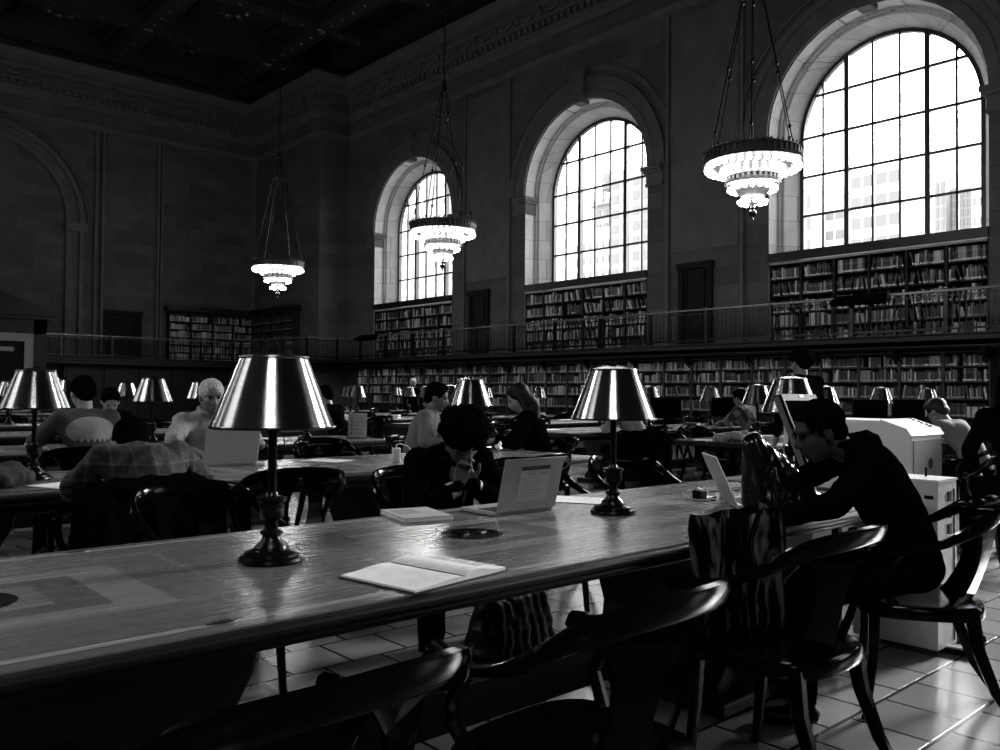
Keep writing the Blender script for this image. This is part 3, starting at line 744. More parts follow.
# sky -------------------------------------------------------------------
w = bpy.data.worlds.new('overcast sky'); bpy.context.scene.world = w; w.use_nodes = True
nt = w.node_tree; nt.nodes.clear()
o_ = nt.nodes.new('ShaderNodeOutputWorld'); bg = nt.nodes.new('ShaderNodeBackground'); nt.links.new(bg.outputs[0], o_.inputs[0])
tc = nt.nodes.new('ShaderNodeTexCoord'); sp = nt.nodes.new('ShaderNodeSeparateXYZ'); nt.links.new(tc.outputs['Generated'], sp.inputs[0])
mr = nt.nodes.new('ShaderNodeMapRange'); mr.inputs[1].default_value = -.35; mr.inputs[2].default_value = .45
mr.inputs[3].default_value = SKY_W; mr.inputs[4].default_value = SKY_E; nt.links.new(sp.outputs[0], mr.inputs[0]); nt.links.new(mr.outputs[0], bg.inputs[1])
bg.inputs[0].default_value = (1, 1, 1, 1)
sl = bpy.data.lights.new('hazy sun', 'SUN'); sl.energy = 12.0; sl.angle = R(22); so = bpy.data.objects.new('hazy_sun', sl); C.objects.link(so)
so.rotation_euler = V((-12.1, 2.3, -6.6)).to_track_quat('-Z', 'Y').to_euler()
for c in WC:
    for sx, x in ((1, XR + .7), (-1, XL - .7)):
        if sx < 0 and c not in WCL: continue
        l = bpy.data.lights.new('sky portal', 'AREA'); l.shape = 'RECTANGLE'; l.size = 4.2; l.size_y = 5.0; l.cycles.is_portal = True
        lo = bpy.data.objects.new('sky_portal', l); C.objects.link(lo); lo.location = (x, c, 6.95)
        lo.rotation_euler = (0, PI / 2 * sx, 0)
        # the light's -Z looks into the hall, its X runs vertically after this turn
        l.size, l.size_y = 5.0, 4.2

# ------------------------------------------------------------------ chandeliers
def chandelier():
    o = empty('chandelier', (0, 0, 0))
    b = MB(); b.lathe([(.84, .06), (.88, .08), (.86, .12), (.86, .24), (.9, .27), (.87, .3), (.82, .28), (.82, .08)], (0, 0, 0), 48, cap=False)
    for k in range(48):
        a = 2 * PI * k / 48; b.box((.875 * math.cos(a), .875 * math.sin(a), .2), (.02, .05, .11), (0, 0, a)); b.sphere((.875 * math.cos(a + .065), .875 * math.sin(a + .065), .32), .022, 1)
    b.build('outer_crown', M['chmetal'], o)
    b = MB(); b.lathe([(.84, .07), (.74, .02), (.62, -.03), (.52, -.06), (.47, -.1), (.47, -.22), (.43, -.24), (.40, -.3), (.30, -.42), (.22, -.52), (.12, -.6), (.05, -.66), (.03, -.72)], (0, 0, 0), 40, cap=False)
    b.build('bowl', M['chmetal'], o)
    b = MB(); b.lathe([(.45, -.12), (.5, -.14), (.5, -.17), (.47, -.18), (.47, -.26), (.5, -.27), (.5, -.3), (.45, -.31)], (0, 0, 0), 40, cap=False)
    for k in range(30): a = 2 * PI * k / 30; b.box((.48 * math.cos(a), .48 * math.sin(a), -.22), (.02, .05, .08), (0, 0, a))
    b.build('inner_crown', M['chmetal'], o)
    b = MB(); b.lathe([(.02, -.66), (.04, -.72), (.03, -.76), (.07, -.79), (.075, -.83), (.05, -.87), (.015, -.9), (.025, -.93), (.003, -.96)], (0, 0, 0), 14)
    b.build('finial', M['bronze'], o)
    me = None
    for n, r, z, rad in ((34, .82, .0, .046), (22, .56, -.11, .044), (19, .41, -.38, .044), (11, .23, -.62, .046)):
        for k in range(n):
            a = 2 * PI * (k + .5) / n
            if me is None: q = MB().sphere((0, 0, 0), .046, 2).build('bulb', M['bulb'], o, smooth='all'); me = q.data
            else: q = bpy.data.objects.new('bulb', me); C.objects.link(q); q.parent = o
            q.location = (r * math.cos(a), r * math.sin(a), z)
    for k in range(6):
        a = 2 * PI * (k + .3) / 6; b = MB(); p0 = V((.8 * math.cos(a), .8 * math.sin(a), .34)); p1 = V((.06 * math.cos(a), .06 * math.sin(a), 3.85))
        b.tube([p0, p1], .012, 6)
        for t in (.08, .42, .8): b.sphere(p0.lerp(p1, t), .035, 1, (1, 1, 1.4))
        b.build('suspension_rod', M['bronze'], o)
    b = MB(); b.lathe([(.03, 3.78), (.09, 3.83), (.1, 3.9), (.05, 3.98), (.06, 4.08), (.02, 4.15)], (0, 0, 0), 12); b.build('collar', M['bronze'], o)
    b = MB(); b.tube([(0, 0, 4.1), (0, 0, 10.1)], .016, 6)
    z = 4.3
    while z < 10.0: b.sphere((0, 0, z), .032, 1, (1, 1, 1.5)); z += .16
    b.build('chain', M['bronze'], o)
    o.scale = (.92,) * 3
    return o
ch = Proto(chandelier)
for y, l in ((7.72, 'largest lit tiered chandelier hanging beside the largest window'), (16.17, 'middle lit tiered chandelier hanging in front of the farthest window'), (24.6, 'smallest lit tiered chandelier hanging before the corner pier')):
    tag(place(ch(), (12.7, y, 5.08), .2, l), None, 'chandelier', 'lit tiered chandeliers')
for x, y in ((12.7, -.55), (-.7, -.55), (-.7, 7.72), (-.7, 16.17)):
    tag(place(ch(), (x, y, 5.08), .2, 'lit tiered chandelier of the same pattern hanging outside the picture'), None, 'chandelier', 'lit tiered chandeliers outside the picture')
# ------------------------------------------------------------------ tables
TH = .76
def table(x0, x1, yc, label, peds=None, hw=.6, group='long reading tables'):
    """origin at a lamp foot line so the inlay falls between the lamps"""
    o = empty('reading_table', (1.18, yc, 0), 0, label, 'table', group)
    a, c = x0 - 1.18, x1 - 1.18
    MB().b2(a + .03, c - .03, -hw + .03, hw - .03, TH - .03, TH).build('tabletop', M['table'], o, bevel=.004)
    e = MB()
    for off, z0, z1 in ((0, TH - .035, TH - .006), (.014, TH - .055, TH - .035), (.2, TH - .12, TH - .055)):
        for y in (-1, 1): e.b2(a + off, c - off, y * (hw - off), y * (hw - off - .12), z0, z1)
        for s, x in ((1, a), (-1, c)): e.b2(x + s * off, x + s * (off + .12), -hw + off, hw - off, z0, z1)
    e.build('moulded_edge', M['wood'], o, bevel=.01)
    n = 2
    for k in range(n):
        xc = peds[k] - 1.18 if peds else (a + c) / 2 + (-1.45 if k == 0 else 1.45)
        b = MB()
        # scrolled slab support, wide at the top, waisted, spreading to the foot
        prof = [(-.42, .66), (.42, .66), (.40, .57), (.33, .44), (.28, .3), (.30, .18), (.37, .1), (.38, .0), (-.38, .0), (-.37, .1), (-.30, .18), (-.28, .3), (-.33, .44), (-.40, .55)]
        b.prism(prof, lambda u, z, t: (xc + u, t, z), -.34, .34)
        b.b2(xc - .45, xc + .45, -.42, .42, 0, .06)
        b.build('pedestal', M['wood'], o, bevel=.012)
    MB().b2((a + c) / 2 - 1.2, (a + c) / 2 + 1.2, -.05, .05, .12, .26).build('stretcher', M['wood'], o)
    return o
ROWN = ['front', 'second', 'third', 'fourth', 'fifth', 'sixth', 'seventh', 'eighth', 'ninth', 'tenth']
def seg(n): return ROWN[n]

def lamp():
    o = empty('table_lamp', (0, 0, 0))
    b = MB(); b.lathe([(.092, 0), (.095, .006), (.092, .014), (.082, .018), (.08, .026), (.07, .03), (.05, .036), (.046, .05), (.03, .062), (.026, .075), (.034, .082), (.034, .088), (.02, .095), (.018, .115), (.034, .13), (.038, .16), (.036, .172), (.044, .178), (.044, .186), (.02, .192), (.016, .2)], (0, 0, 0), 32)
    b.build('base', M['bronze'], o, smooth=True)
    MB().lathe([(.013, .195), (.013, .4), (.018, .405), (.018, .43), (.01, .44), (.01, .6)], (0, 0, 0), 14).build('stem', M['bronze'], o, smooth=True)
    s = MB().lathe([(.178, .392), (.179, .394), (.099, .596), (.097, .597), (.097, .594), (.176, .394), (.178, .392)], (0, 0, 0), 64, cap=False).build('lamp_shade', [M['shade'], M['shadein']], o, smooth=True)
    for f in s.data.polygons:
        if (f.center.x * f.normal.x + f.center.y * f.normal.y) < 0: f.material_index = 1
    MB().lathe([(.178, .389), (.182, .391), (.182, .395), (.178, .397)], (0, 0, 0), 64, cap=False).build('rim', M['darkcap'], o, smooth=True)
    MB().lathe([(.1, .592), (.103, .596), (.1, .602), (.085, .604), (.05, .612), (.02, .617), (.012, .624), (.004, .628)], (0, 0, 0), 40).build('cap', M['darkcap'], o, smooth=True)
    b = MB(); b.tube([(-.022, 0, .398), (-.03, 0, .41), (.03, 0, .41)], .004, 6); b.tube([(.03, -.01, .41), (.031, -.012, .34)], .0015, 5); b.sphere((.031, -.012, .335), .006, 1); b.build('pull_switch', M['bronze'], o)
    return o
lamp_p = Proto(lamp)

def chair():
    """round-backed wooden armchair, facing +Y, origin on the floor under the seat"""
    o = empty('wooden_armchair', (0, 0, 0)); m1 = M['chair']
    # seat
    pl = []
    for k in range(28):
        a = 2 * PI * k / 28; e = .62
        cx, sy = math.cos(a), math.sin(a)
        x = .25 * math.copysign(abs(cx) ** e, cx); y = .235 * math.copysign(abs(sy) ** e, sy)
        x *= 1 + .08 * (y / .235)
        pl.append((x, y))
    b = MB(); T_ = [(1., .405), (1.02, .415), (1.02, .445), (.98, .458), (.85, .452), (.4, .446)]
    n = 28; vs = [(x * s, y * s, z) for s, z in T_ for x, y in pl]; fs = [tuple(range(n))[::-1], tuple(range(5 * n, 6 * n))]
    for j in range(5):
        for i in range(n): fs.append((j * n + i, j * n + (i + 1) % n, (j + 1) * n + (i + 1) % n, (j + 1) * n + i))
    b._add(vs, fs); b.build('seat', m1, o, smooth=True)
    # hoop: arms sweeping up into the back rail
    half = [(.255, .20, .652), (.275, .12, .662), (.285, .03, .678), (.285, -.06, .706), (.277, -.14, .748), (.25, -.21, .79), (.19, -.265, .817), (.1, -.295, .828), (0, -.305, .832)]
    pts = [V(p) for p in half] + [V((-x, y, z)) for x, y, z in half[-2::-1]]
    def cr(P, n=5):
        o_ = []
        for i in range(len(P) - 1):
            p0, p1, p2, p3 = P[max(i - 1, 0)], P[i], P[i + 1], P[min(i + 2, len(P) - 1)]
            for k in range(n):
                t = k / n; o_.append(.5 * ((2 * p1) + (p2 - p0) * t + (2 * p0 - 5 * p1 + 4 * p2 - p3) * t * t + (3 * p1 - p0 - 3 * p2 + p3) * t ** 3))
        return o_ + [P[-1]]
    sp = cr(pts); ups = []; ww = []; hh = []
    for p in sp:
        f = min(1, max(0, (p.z - .68) / .13))
        # on the arms the section lies flat, at the back it stands up and leans out
        ups.append(V((0, -.25 * f, 1)).normalized()); ww.append(.05 - .025 * f); hh.append(.024 + .034 * f)
    b = MB(); b.sweep(sp, ups, ww, hh)
    for s in (-1, 1): b.tube([(s * .255, .195, .655), (s * .257, .222, .65), (s * .258, .232, .635), (s * .257, .22, .622)], [.022, .025, .022, .014], 8)
    b.build('arm_rail', m1, o, smooth=True)
    for s in (-1, 1):                                     # arm supports
        b = MB(); b.tube([(s * .225, .1, .45), (s * .25, .15, .53), (s * .27, .13, .6), (s * .276, .08, .66)], [.02, .018, .017, .02], 8); b.build('arm_support', m1, o, smooth=True)
    # wide back splat with a long slot, curved to follow the rail
    b = MB(); rows = 9
    def spl(t, s):     # t 0 at seat, 1 at rail ; s -1..1
        w = [.165, .15, .14, .135, .135, .14, .15, .17, .195][min(8, int(t * 8 + .5))]
        x = s * w; y = -.2 - .1 * t + .06 * (x / .2) ** 2 * 2; return V((x, y - .012 * math.sin(PI * t), .44 + (.80 - .44) * t))
    for (s0, s1) in ((-1, -.22), (.22, 1)):
        g = []
        for i in range(rows):
            t = i / (rows - 1); a0, a1 = s0, s1
            k = 1 - abs(2 * t - 1) ** 2
            inner = .4 * k
            lo, hi = (s0, -inner) if s0 < 0 else (inner, s1)
            g.append((spl(t, lo), spl(t, hi)))
        for i in range(rows - 1):
            A, B_, C_, D = g[i][0], g[i][1], g[i + 1][1], g[i + 1][0]; off = V((0, .014, .0))
            b._add([A, B_, C_, D, A + off, B_ + off, C_ + off, D + off], [(0, 1, 2, 3), (7, 6, 5, 4), (0, 4, 5, 1), (1, 5, 6, 2), (2, 6, 7, 3), (3, 7, 4, 0)])
    b.build('back_splat', m1, o)
    for s in (-1, 1):
        b = MB(); b.sweep([(s * .2, .17, .42), (s * .205, .175, .25), (s * .21, .2, .02), (s * .21, .205, 0)], (0, 1, 0), [.042, .036, .028, .03], [.042, .036, .028, .03]); b.build('front_leg', m1, o, smooth=True)
        b = MB(); b.sweep([(s * .19, -.17, .43), (s * .2, -.19, .3), (s * .21, -.245, .15), (s * .215, -.33, .02), (s * .215, -.345, 0)], (0, 1, .3), [.05, .044, .036, .03, .032], [.05, .044, .036, .03, .032]); b.build('rear_leg', m1, o, smooth=True)
    return o
chair_p = Proto(chair)
def put_chair(x, y, rz, label, group=None):
    return tag(place(chair_p(), (x, y, 0), R(rz), label), None, 'chair', group)

# ---- front table and the rest of the grid
table(-.95, 4.27, 2.275, 'long inlaid reading table nearest the viewer with the open book on it', (.55, 3.3), .605)
ROWY = [2.33 + 2.74 * j for j in range(10)]
for j in range(1, 8):
    table(-.95, 5.12, ROWY[j], '%s long reading table behind the front one, left of the aisle' % ROWN[j], None)
for j in range(1, 7):
    table(7.7, 13.95, ROWY[j], '%s long reading table beyond the aisle, before the bookcases' % ROWN[j], None)
def put_lamp(x, y, label, group): return tag(place(lamp_p(), (x, y, TH), 0, label, group), None, 'lamp', group)
put_lamp(1.178, 2.3, 'large dark based lamp with brushed metal shade, nearest the viewer on the front table', None)
put_lamp(2.74, 2.32, 'lamp with brushed metal shade right of the open silver laptop', None)
put_lamp(4.88, 2.70, 'lamp with brushed metal shade behind the black monitor, on the small desk', None)
LX = [-.4, 1.18, 2.76, 4.34]; RX = [8.5, 10.08, 11.66, 13.24]
for j in range(1, 8):
    for i, x in enumerate(LX):
        if i == 0 or (j > 1 and x == 1.18 and j < 6) or (i == 1 and j >= 2): continue
        if (j, i) in ((1, 2),): continue
        put_lamp(x + (.08 if j > 1 else (.05 if x < 2 else 0)), ROWY[j] + (.12 if (j == 1 and x < 2) else .08), 'lamp with metal shade, %s along the %s table left of the aisle' % (['', 'nearest', 'third', 'fourth'][i], ROWN[j]), 'lamps on the %s table left of the aisle' % ROWN[j])
for j in range(1, 7):
    for i, x in enumerate(RX):
        if (j, i) in ((2, 0), (2, 3), (3, 2)): continue
        put_lamp(x, ROWY[j] + .03, 'small lamp with metal shade, %s along the %s table beyond the aisle' % (['first', 'second', 'third', 'fourth'][i], ROWN[j]), 'lamps on the %s table beyond the aisle' % ROWN[j])

# ---- chairs near the viewer
put_chair(.68, 1.33, 2, 'nearest wooden armchair with its back to the viewer, cut by the bottom of the picture')
put_chair(1.45, 1.33, 3, 'wooden armchair pulled back below the open book, its seat in view')
put_chair(2.57, 1.47, 0, 'wooden armchair holding the printed shopping bag at the front table')
put_chair(3.58, 1.43, 29, 'wooden armchair of the bespectacled person at the right of the front table')
put_chair(1.5, 3.43, 184, 'empty wooden armchair facing the viewer behind the front table, left of the near lamp')
put_chair(2.72, 3.5, 176, 'wooden armchair under the curly haired person behind the front table')
put_chair(3.52, 3.55, 168, 'empty wooden armchair facing the viewer, right of the silver laptop')
put_chair(4.35, 3.45, 165, 'empty wooden armchair facing the viewer near the far end of the front table')
put_chair(2.28, 4.28, -14, 'dark wooden armchair seen from behind at the second table, right of the near lamp')
put_chair(1.4, 4.2, 0, 'wooden armchair under the person in a plaid shirt')
put_chair(2.5, 6.2, 180, 'wooden armchair of the grey haired person with the laptop')
put_chair(3.72, 6.18, 175, 'empty wooden armchair across the second table, seen over its white adapter')
put_chair(1.85, 6.68, 0, 'wooden armchair of the person in the printed t-shirt')
put_chair(4.66, 6.2, 205, 'wooden armchair of the person with the pale collar')
put_chair(5.4, 5.4, 60, 'wooden armchair of the long haired person')
put_chair(7.38, 5.8, -60, 'wooden armchair with a dark coat hung over its back beside the aisle')
put_chair(9.0, 6.12, 170, 'empty wooden armchair behind the second table beyond the aisle')
put_chair(4.0, 4.2, 6, 'wooden armchair at the second table right of the long one, seen from behind')
g = 0
r_ = random.Random(5)
for j in range(2, 6):
    for i, x in enumerate((2.0, 3.1, 4.2)):
        for s in (-1, 1):
            if r_.random() < .4 or (j == 2 and s == -1 and x != 3.1) or (j == 3 and s < 0 and x < 3.2) or (j == 2 and s > 0 and x < 3.2): continue
            put_chair(x, ROWY[j] + s * .95, (0 if s < 0 else 180) + r_.uniform(-14, 14), '%s armchair on the %s side of the %s table left of the aisle' % (['first', 'second', 'third'][i], 'near' if s < 0 else 'far', ROWN[j]), 'armchairs at the %s table left of the aisle' % ROWN[j])
for j in range(1, 6):
    for i, x in enumerate((8.2, 9.3, 10.5, 11.6, 12.8)):
        for s in (-1, 1):
            if r_.random() < .45 or (j == 1 and (s > 0 and i < 2 or i == 3 or i == 0)) or (j == 2 and s < 0 and i in (0, 1, 3)): continue
            put_chair(x, ROWY[j] + s * .95, (0 if s < 0 else 180) + r_.uniform(-14, 14), '%s armchair on the %s side of the %s table beyond the aisle' % (ORD[i], 'near' if s < 0 else 'far', ROWN[j]), 'armchairs at the %s table beyond the aisle' % ROWN[j])
# ------------------------------------------------------------------ people
ROTN = Euler((.6, .9, .4)).to_matrix()
class Blob:
    def __init__(s): s.b = MB()
    def cap(s, p0, p1, r0, r1, seg=12):
        p0, p1 = V(p0), V(p1); d = p1 - p0; L_ = max(d.length, 1e-4); T = Matrix.Translation(p0) @ d.to_track_quat('Z', 'Y').to_matrix().to_4x4()
        pr = [(r0 * math.cos(a), -r0 * math.sin(a)) for a in (1.5, 1.1, .7, .35, 0)] + [(r1 * math.cos(a), L_ + r1 * math.sin(a)) for a in (0, .35, .7, 1.1, 1.5)]
        s.b.lathe(pr, (0, 0, 0), seg, T=T); return s
    def ell(s, c, r, T=None, rot=None):
        X = Matrix.Translation(c)
        if rot: X = X @ Euler(rot).to_matrix().to_4x4()
        if T is not None: X = T @ X
        s.b.sphere((0, 0, 0), 1, 3, r, T=X); return s
    def make(s, name, mt, parent, vox, sm=4, amp=0., fr=20., seed=0, ridge=False, sharp=False, vs=1.):
        tmp = s.b.build('tmp', mt)
        m1 = tmp.modifiers.new('r', 'REMESH'); m1.mode = 'VOXEL'; m1.voxel_size = vox
        if sm: m2 = tmp.modifiers.new('s', 'SMOOTH'); m2.factor = .5; m2.iterations = sm
        dg = bpy.context.evaluated_depsgraph_get(); me = bpy.data.meshes.new_from_object(tmp.evaluated_get(dg), depsgraph=dg)
        old = tmp.data; bpy.data.objects.remove(tmp); bpy.data.meshes.remove(old)
        if amp:
            off = V((seed * 3.1, seed * 1.7, seed))
            nr = [v.normal.copy() for v in me.vertices]
            for v, n in zip(me.vertices, nr):
                p_ = ROTN @ V((v.co.x, v.co.y, v.co.z * vs)); p_ = p_ + noise.noise_vector(p_ * fr * .35 + off) * (.6 / fr if ridge else 0); a = noise.noise(p_ * fr + off) + .5 * noise.noise(p_ * fr * 2.2 + off)
                if ridge: a = (1 - abs(a) * 2)
                v.co += n * a * amp
        me.name = name; me.materials.clear(); me.materials.append(mt); me.shade_smooth()
        o = bpy.data.objects.new(name, me); C.objects.link(o); o.parent = parent; return o

def ik(a, c, la, lb, hint):
    a, c, hint = V(a), V(c), V(hint); d = c - a; L_ = d.length
    if L_ > (la + lb) * .995: c = a + d * ((la + lb) * .995 / L_); d = c - a; L_ = d.length
    x = (la * la - lb * lb + L_ * L_) / (2 * L_); h = math.sqrt(max(la * la - x * x, 0)); u = d / L_
    w = (hint - u * hint.dot(u)).normalized(); return a + u * x + w * h, c

def hand(b, W, d, nrm, side, curl=.5):
    W, d, nrm = V(W), V(d).normalized(), V(nrm); nrm = (nrm - d * nrm.dot(d)).normalized(); lat = d.cross(nrm) * side
    for i in range(5): b.cap(W + d * .02 + lat * (-.024 + .012 * i), W + d * .085 + lat * (-.03 + .015 * i), .014, .012, 8)
    for i, L_ in enumerate((.072, .082, .076, .06)):
        p = W + d * .085 + lat * (.031 - .0207 * i); f = [.45, .3, .25]; ang = curl * .5
        for k in range(3):
            q = p + (d * math.cos(ang) - nrm * math.sin(ang)) * L_ * f[k]; b.cap(p, q, .0092 - .0008 * k, .0086 - .0008 * k, 8); p = q; ang += curl * .8
    p = W + d * .025 + lat * .03; q = p + (d * .55 + lat * .6 - nrm * .35).normalized() * .045; b.cap(p, q, .014, .0105, 8)
    b.cap(q, q + (d * .85 + lat * .15 - nrm * .3).normalized() * .034, .0105, .009, 8)

def person(label, loc, rz, lean=20, head=(20, 0), hands=None, seated=True, shirt=None, sleeve='long', trousers=None, hair='short', hairm=None, skin=None, vox=.012, scale=1.,
           elbow=((-.8, -.1, -.5), (.8, -.1, -.5)), hoff=(0, 0, 0), cuffs=False, hdir=None, fold=.006, glasses=False, collar=False, side=0, kneef=.42, hcurl=.6, hoodie=False, name='person', fringe=True, tuck=0., jacket=None, feet_y=.5, pz=None, part='shirt'):
    shirt = shirt or M['navy']; trousers = trousers or M['blackcloth']; hairm = hairm or M['hairblack']; skin = skin or M['skin']
    o = empty(name, (loc[0], loc[1], 0), R(rz), label, 'person'); o.scale = (scale,) * 3
    pel = V((0, -.04, (.585 if seated else .93) if pz is None else pz)); l = R(lean)
    def dr(a): return V((math.sin(R(side)) * .6 * math.cos(a), math.sin(a), math.cos(a))).normalized()
    mid = pel + dr(l * .55) * .2; chest = mid + dr(l) * .17; neck = chest + dr(l * 1.15) * .15
    upv = dr(l * 1.1); sh = [chest + upv * .1 + V((s * .175, .0, 0)) for s in (-1, 1)]
    hp, hy = head; hr = Euler((-R(hp), 0, R(hy))).to_matrix().to_4x4()
    hc = neck + dr(l * .9 + R(hp) * .25) * .105 + V((0, .02, .035)) + V(hoff); H = Matrix.Translation(hc) @ hr
    wr = hands or [(-.2, .42, .815), (.2, .42, .815)]
    if not seated and hands is None: wr = [(-.25, .08, .82), (.25, .08, .82)]
    arms = []
    for i, s in enumerate((-1, 1)):
        e, w_ = ik(sh[i], wr[i], .285, .25, elbow[i]); arms.append((sh[i], e, w_))
    legs = []
    for s in (-1, 1):
        hip = pel + V((s * .09, .0, -.02))
        if seated: knee = V((s * .14, kneef, .52)); ank = V((s * .15, feet_y - .06, .09))
        else: knee = V((s * .1, .03, .5)); ank = V((s * .11, -.02, .09))
        legs.append((hip, knee, ank))
    def torso(b, g):
        b.ell(pel, (.155 + g, .115 + g, .12 + g)); b.cap(pel, mid, .125 + g, .118 + g, 16); b.cap(mid, chest, .118 + g, .125 + g, 16)
        b.ell(chest + upv * .0, (.165 + g, .115 + g, .15 + g), rot=(-l, 0, 0)); b.cap(sh[0] + V((.02, 0, 0)), sh[1] - V((.02, 0, 0)), .062 + g, .062 + g); b.cap(chest, neck, .09 + g, .055 + g * .6)
        for a in sh:
            b.cap(neck - upv * .02, a, .055 + g, .058 + g); b.cap(a + V((0, 0, -.01)), mid.lerp(a, .25), .06 + g, .085 + g); b.cap(a, chest - upv * .05, .07 + g, .1 + g)
    B = Blob(); torso(B, -.012)
    for i, (a, e, w_) in enumerate(arms):
        B.cap(a, e, .05, .04); B.cap(e, w_, .04, .027)
        d = hdir[i] if hdir and hdir[i] else (w_ - e); n = V((0, 0, 1)) if abs(V(d).normalized().z) < .85 else V((0, -1, 0))
        hand(B, w_, d, n, -1 if i == 0 else 1, hcurl)
    for hip, knee, ank in legs:
        B.cap(hip, knee, .078, .054); B.cap(knee, ank, .052, .036); B.cap(ank + V((0, -.03, -.045)), ank + V((0, .13, -.055)), .035, .03)
    B.cap(neck - upv * .03, H @ V((0, -.015, -.03)), .056, .054)
    for c, r in (((0, -.012, .035), (.075, .096, .088)), ((0, .018, -.03), (.061, .074, .086)), ((0, .042, -.085), (.036, .04, .03)), ((.034, .052, -.022), (.028, .026, .03)), ((-.034, .052, -.022), (.028, .026, .03)),
                 ((.078, -.008, -.008), (.01, .019, .031)), ((-.078, -.008, -.008), (.01, .019, .031)), ((0, .086, -.067), (.022, .012, .008)), ((0, .088, -.055), (.02, .01, .006))): B.ell(c, r, T=H)
    B.cap(H @ V((-.04, .078, .03)), H @ V((.04, .078, .03)), .011, .011); B.cap(H @ V((0, .085, .012)), H @ V((0, .107, -.028)), .008, .0135); B.cap(H @ V((-.012, .094, -.033)), H @ V((.012, .094, -.033)), .009, .009)
    B.make('body', skin, o, vox * .62 if vox <= .012 else vox, 3)
    for s in (-1, 1): MB().sphere((s * .031, .079, .008), .0095, 2, T=H).build('eye', M['hairblack'], o, smooth='all')
    if cuffs:
        for a, e, w_ in arms: MB().lathe([(.036, 0), (.041, .002), (.044, .05), (.038, .052)], (0, 0, 0), 16, T=Matrix.Translation(w_) @ (e - w_).to_track_quat('Z', 'Y').to_matrix().to_4x4(), cap=False).build('shirt_cuff', M['white2'], o, smooth=True)
    # top
    Sh = Blob(); torso(Sh, .006)
    for a, e, w_ in arms:
        if sleeve == 'long': Sh.cap(a, e, .066, .056); Sh.cap(e, e.lerp(w_, .96), .056, .043)
        else: Sh.cap(a, a.lerp(e, .8), .068, .066)
    if collar or hoodie:
        n2 = neck + upv * .015
        for k in range(12):
            a0, a1 = 2 * PI * k / 12, 2 * PI * (k + 1) / 12; rr = .07
            q = [n2 + V((rr * math.cos(t), rr * math.sin(t), .03 - .03 * math.sin(t) )) for t in (a0, a1)]; Sh.cap(q[0], q[1], .016, .016, 8)
    if hoodie: Sh.cap(neck + V((-.05, -.075, .02)), neck + V((.05, -.075, .02)), .035, .035); Sh.cap(neck + V((-.03, -.09, .05)), neck + V((.03, -.09, .05)), .018, .018)
    Sh.make(part, shirt, o, vox, 5, fold, 16, seed=loc[0], ridge=False)
    if jacket:
        J = Blob()
        for s in (-1, 1):
            J.cap(chest + V((s * .1, .09, .08)), pel + V((s * .13, .1, .02)), .035, .045); J.cap(neck + V((s * .06, .03, .0)), chest + V((s * .1, .09, .06)), .022, .03)
        J.make('lapels', jacket, o, vox, 3, .004, 20)
    Tr = Blob(); Tr.ell(pel + V((0, 0, -.02)), (.168, .13, .115))
    for hip, knee, ank in legs: Tr.cap(hip, knee, .092, .07); Tr.cap(knee, ank + V((0, 0, -.01)), .068, .058)
    Tr.make('trousers', trousers, o, vox * 1.2, 4, .005, 14)
    for s, (hip, knee, ank) in zip((-1, 1), legs):
        F = Blob(); F.cap(ank + V((0, -.035, -.05)), ank + V((0, .14, -.058)), .042, .036); F.ell(ank + V((0, .05, -.055)), (.045, .1, .032)); F.ell(ank, (.045, .05, .05)); F.make('shoe', M['leather'], o, .012, 3)
    # hair
    Ha = Blob()
    if hair == 'afro':
        for k in range(26):
            a, c = rnd.uniform(0, 2 * PI), rnd.uniform(-.25, 1); q = V((math.cos(a) * math.sqrt(1 - c * c), math.sin(a) * math.sqrt(1 - c * c), c)); Ha.ell(V((0, -.02, .06)) + V((q.x * .085, q.y * .085, q.z * .075)), (.05, .05, .045), T=H)
        Ha.ell((0, -.02, .055), (.122, .122, .11), T=H); Ha.make('hair', hairm, o, .009, 1, .016, 38)
    else:
        Ha.ell((0, -.024, .044), (.088, .103, .095), T=H)
        Ha.cap(H @ V((-.072, -.015, .02)), H @ V((-.07, -.005, -.005)), .014, .008); Ha.cap(H @ V((.072, -.015, .02)), H @ V((.07, -.005, -.005)), .014, .008)
        Ha.ell((0, -.065, -.012), (.075, .055, .065), T=H)
        if fringe: Ha.ell((0, .034, .094), (.068, .046, .032), T=H)
        if hair == 'long':
            for s in (-1, 0, 1):
                Ha.cap(H @ V((s * .05, -.055, .03)), H @ V((s * .06, -.1, -.12)), .055, .055); Ha.cap(H @ V((s * .06, -.1, -.12)), H.translation + V((s * .075, -.14, -.34)), .055, .05); 
            Ha.cap(H @ V((.07, .0, .02)), H @ V((.09, -.03, -.2)), .025, .03); Ha.cap(H @ V((-.07, .0, .02)), H @ V((-.09, -.03, -.2)), .025, .03)
        if hair == 'bun': Ha.ell((0, -.125, .0), (.05, .045, .055), T=H); Ha.ell((0, -.02, .06), (.095, .105, .09), T=H)
        Ha.make('hair', hairm, o, .007 if vox <= .012 else .012, 2, .005 if hair != 'bun' else .01, 60)
    if glasses:
        g = MB()
        for s in (-1, 1):
            g.tube([H @ V((s * .034 + .022 * math.cos(t * PI / 8), .094 - .006 * abs(s), .008 + .017 * math.sin(t * PI / 8))) for t in range(17)], .0018, 6)
            g.tube([H @ V((s * .057, .09, .012)), H @ V((s * .079, .05, .014)), H @ V((s * .082, -.005, .01))], .0018, 6)
        g.tube([H @ V((-.012, .1, .012)), H @ V((0, .104, .015)), H @ V((.012, .1, .012))], .0018, 6); g.build('glasses', M['plastic'], o)
    return o, H, arms

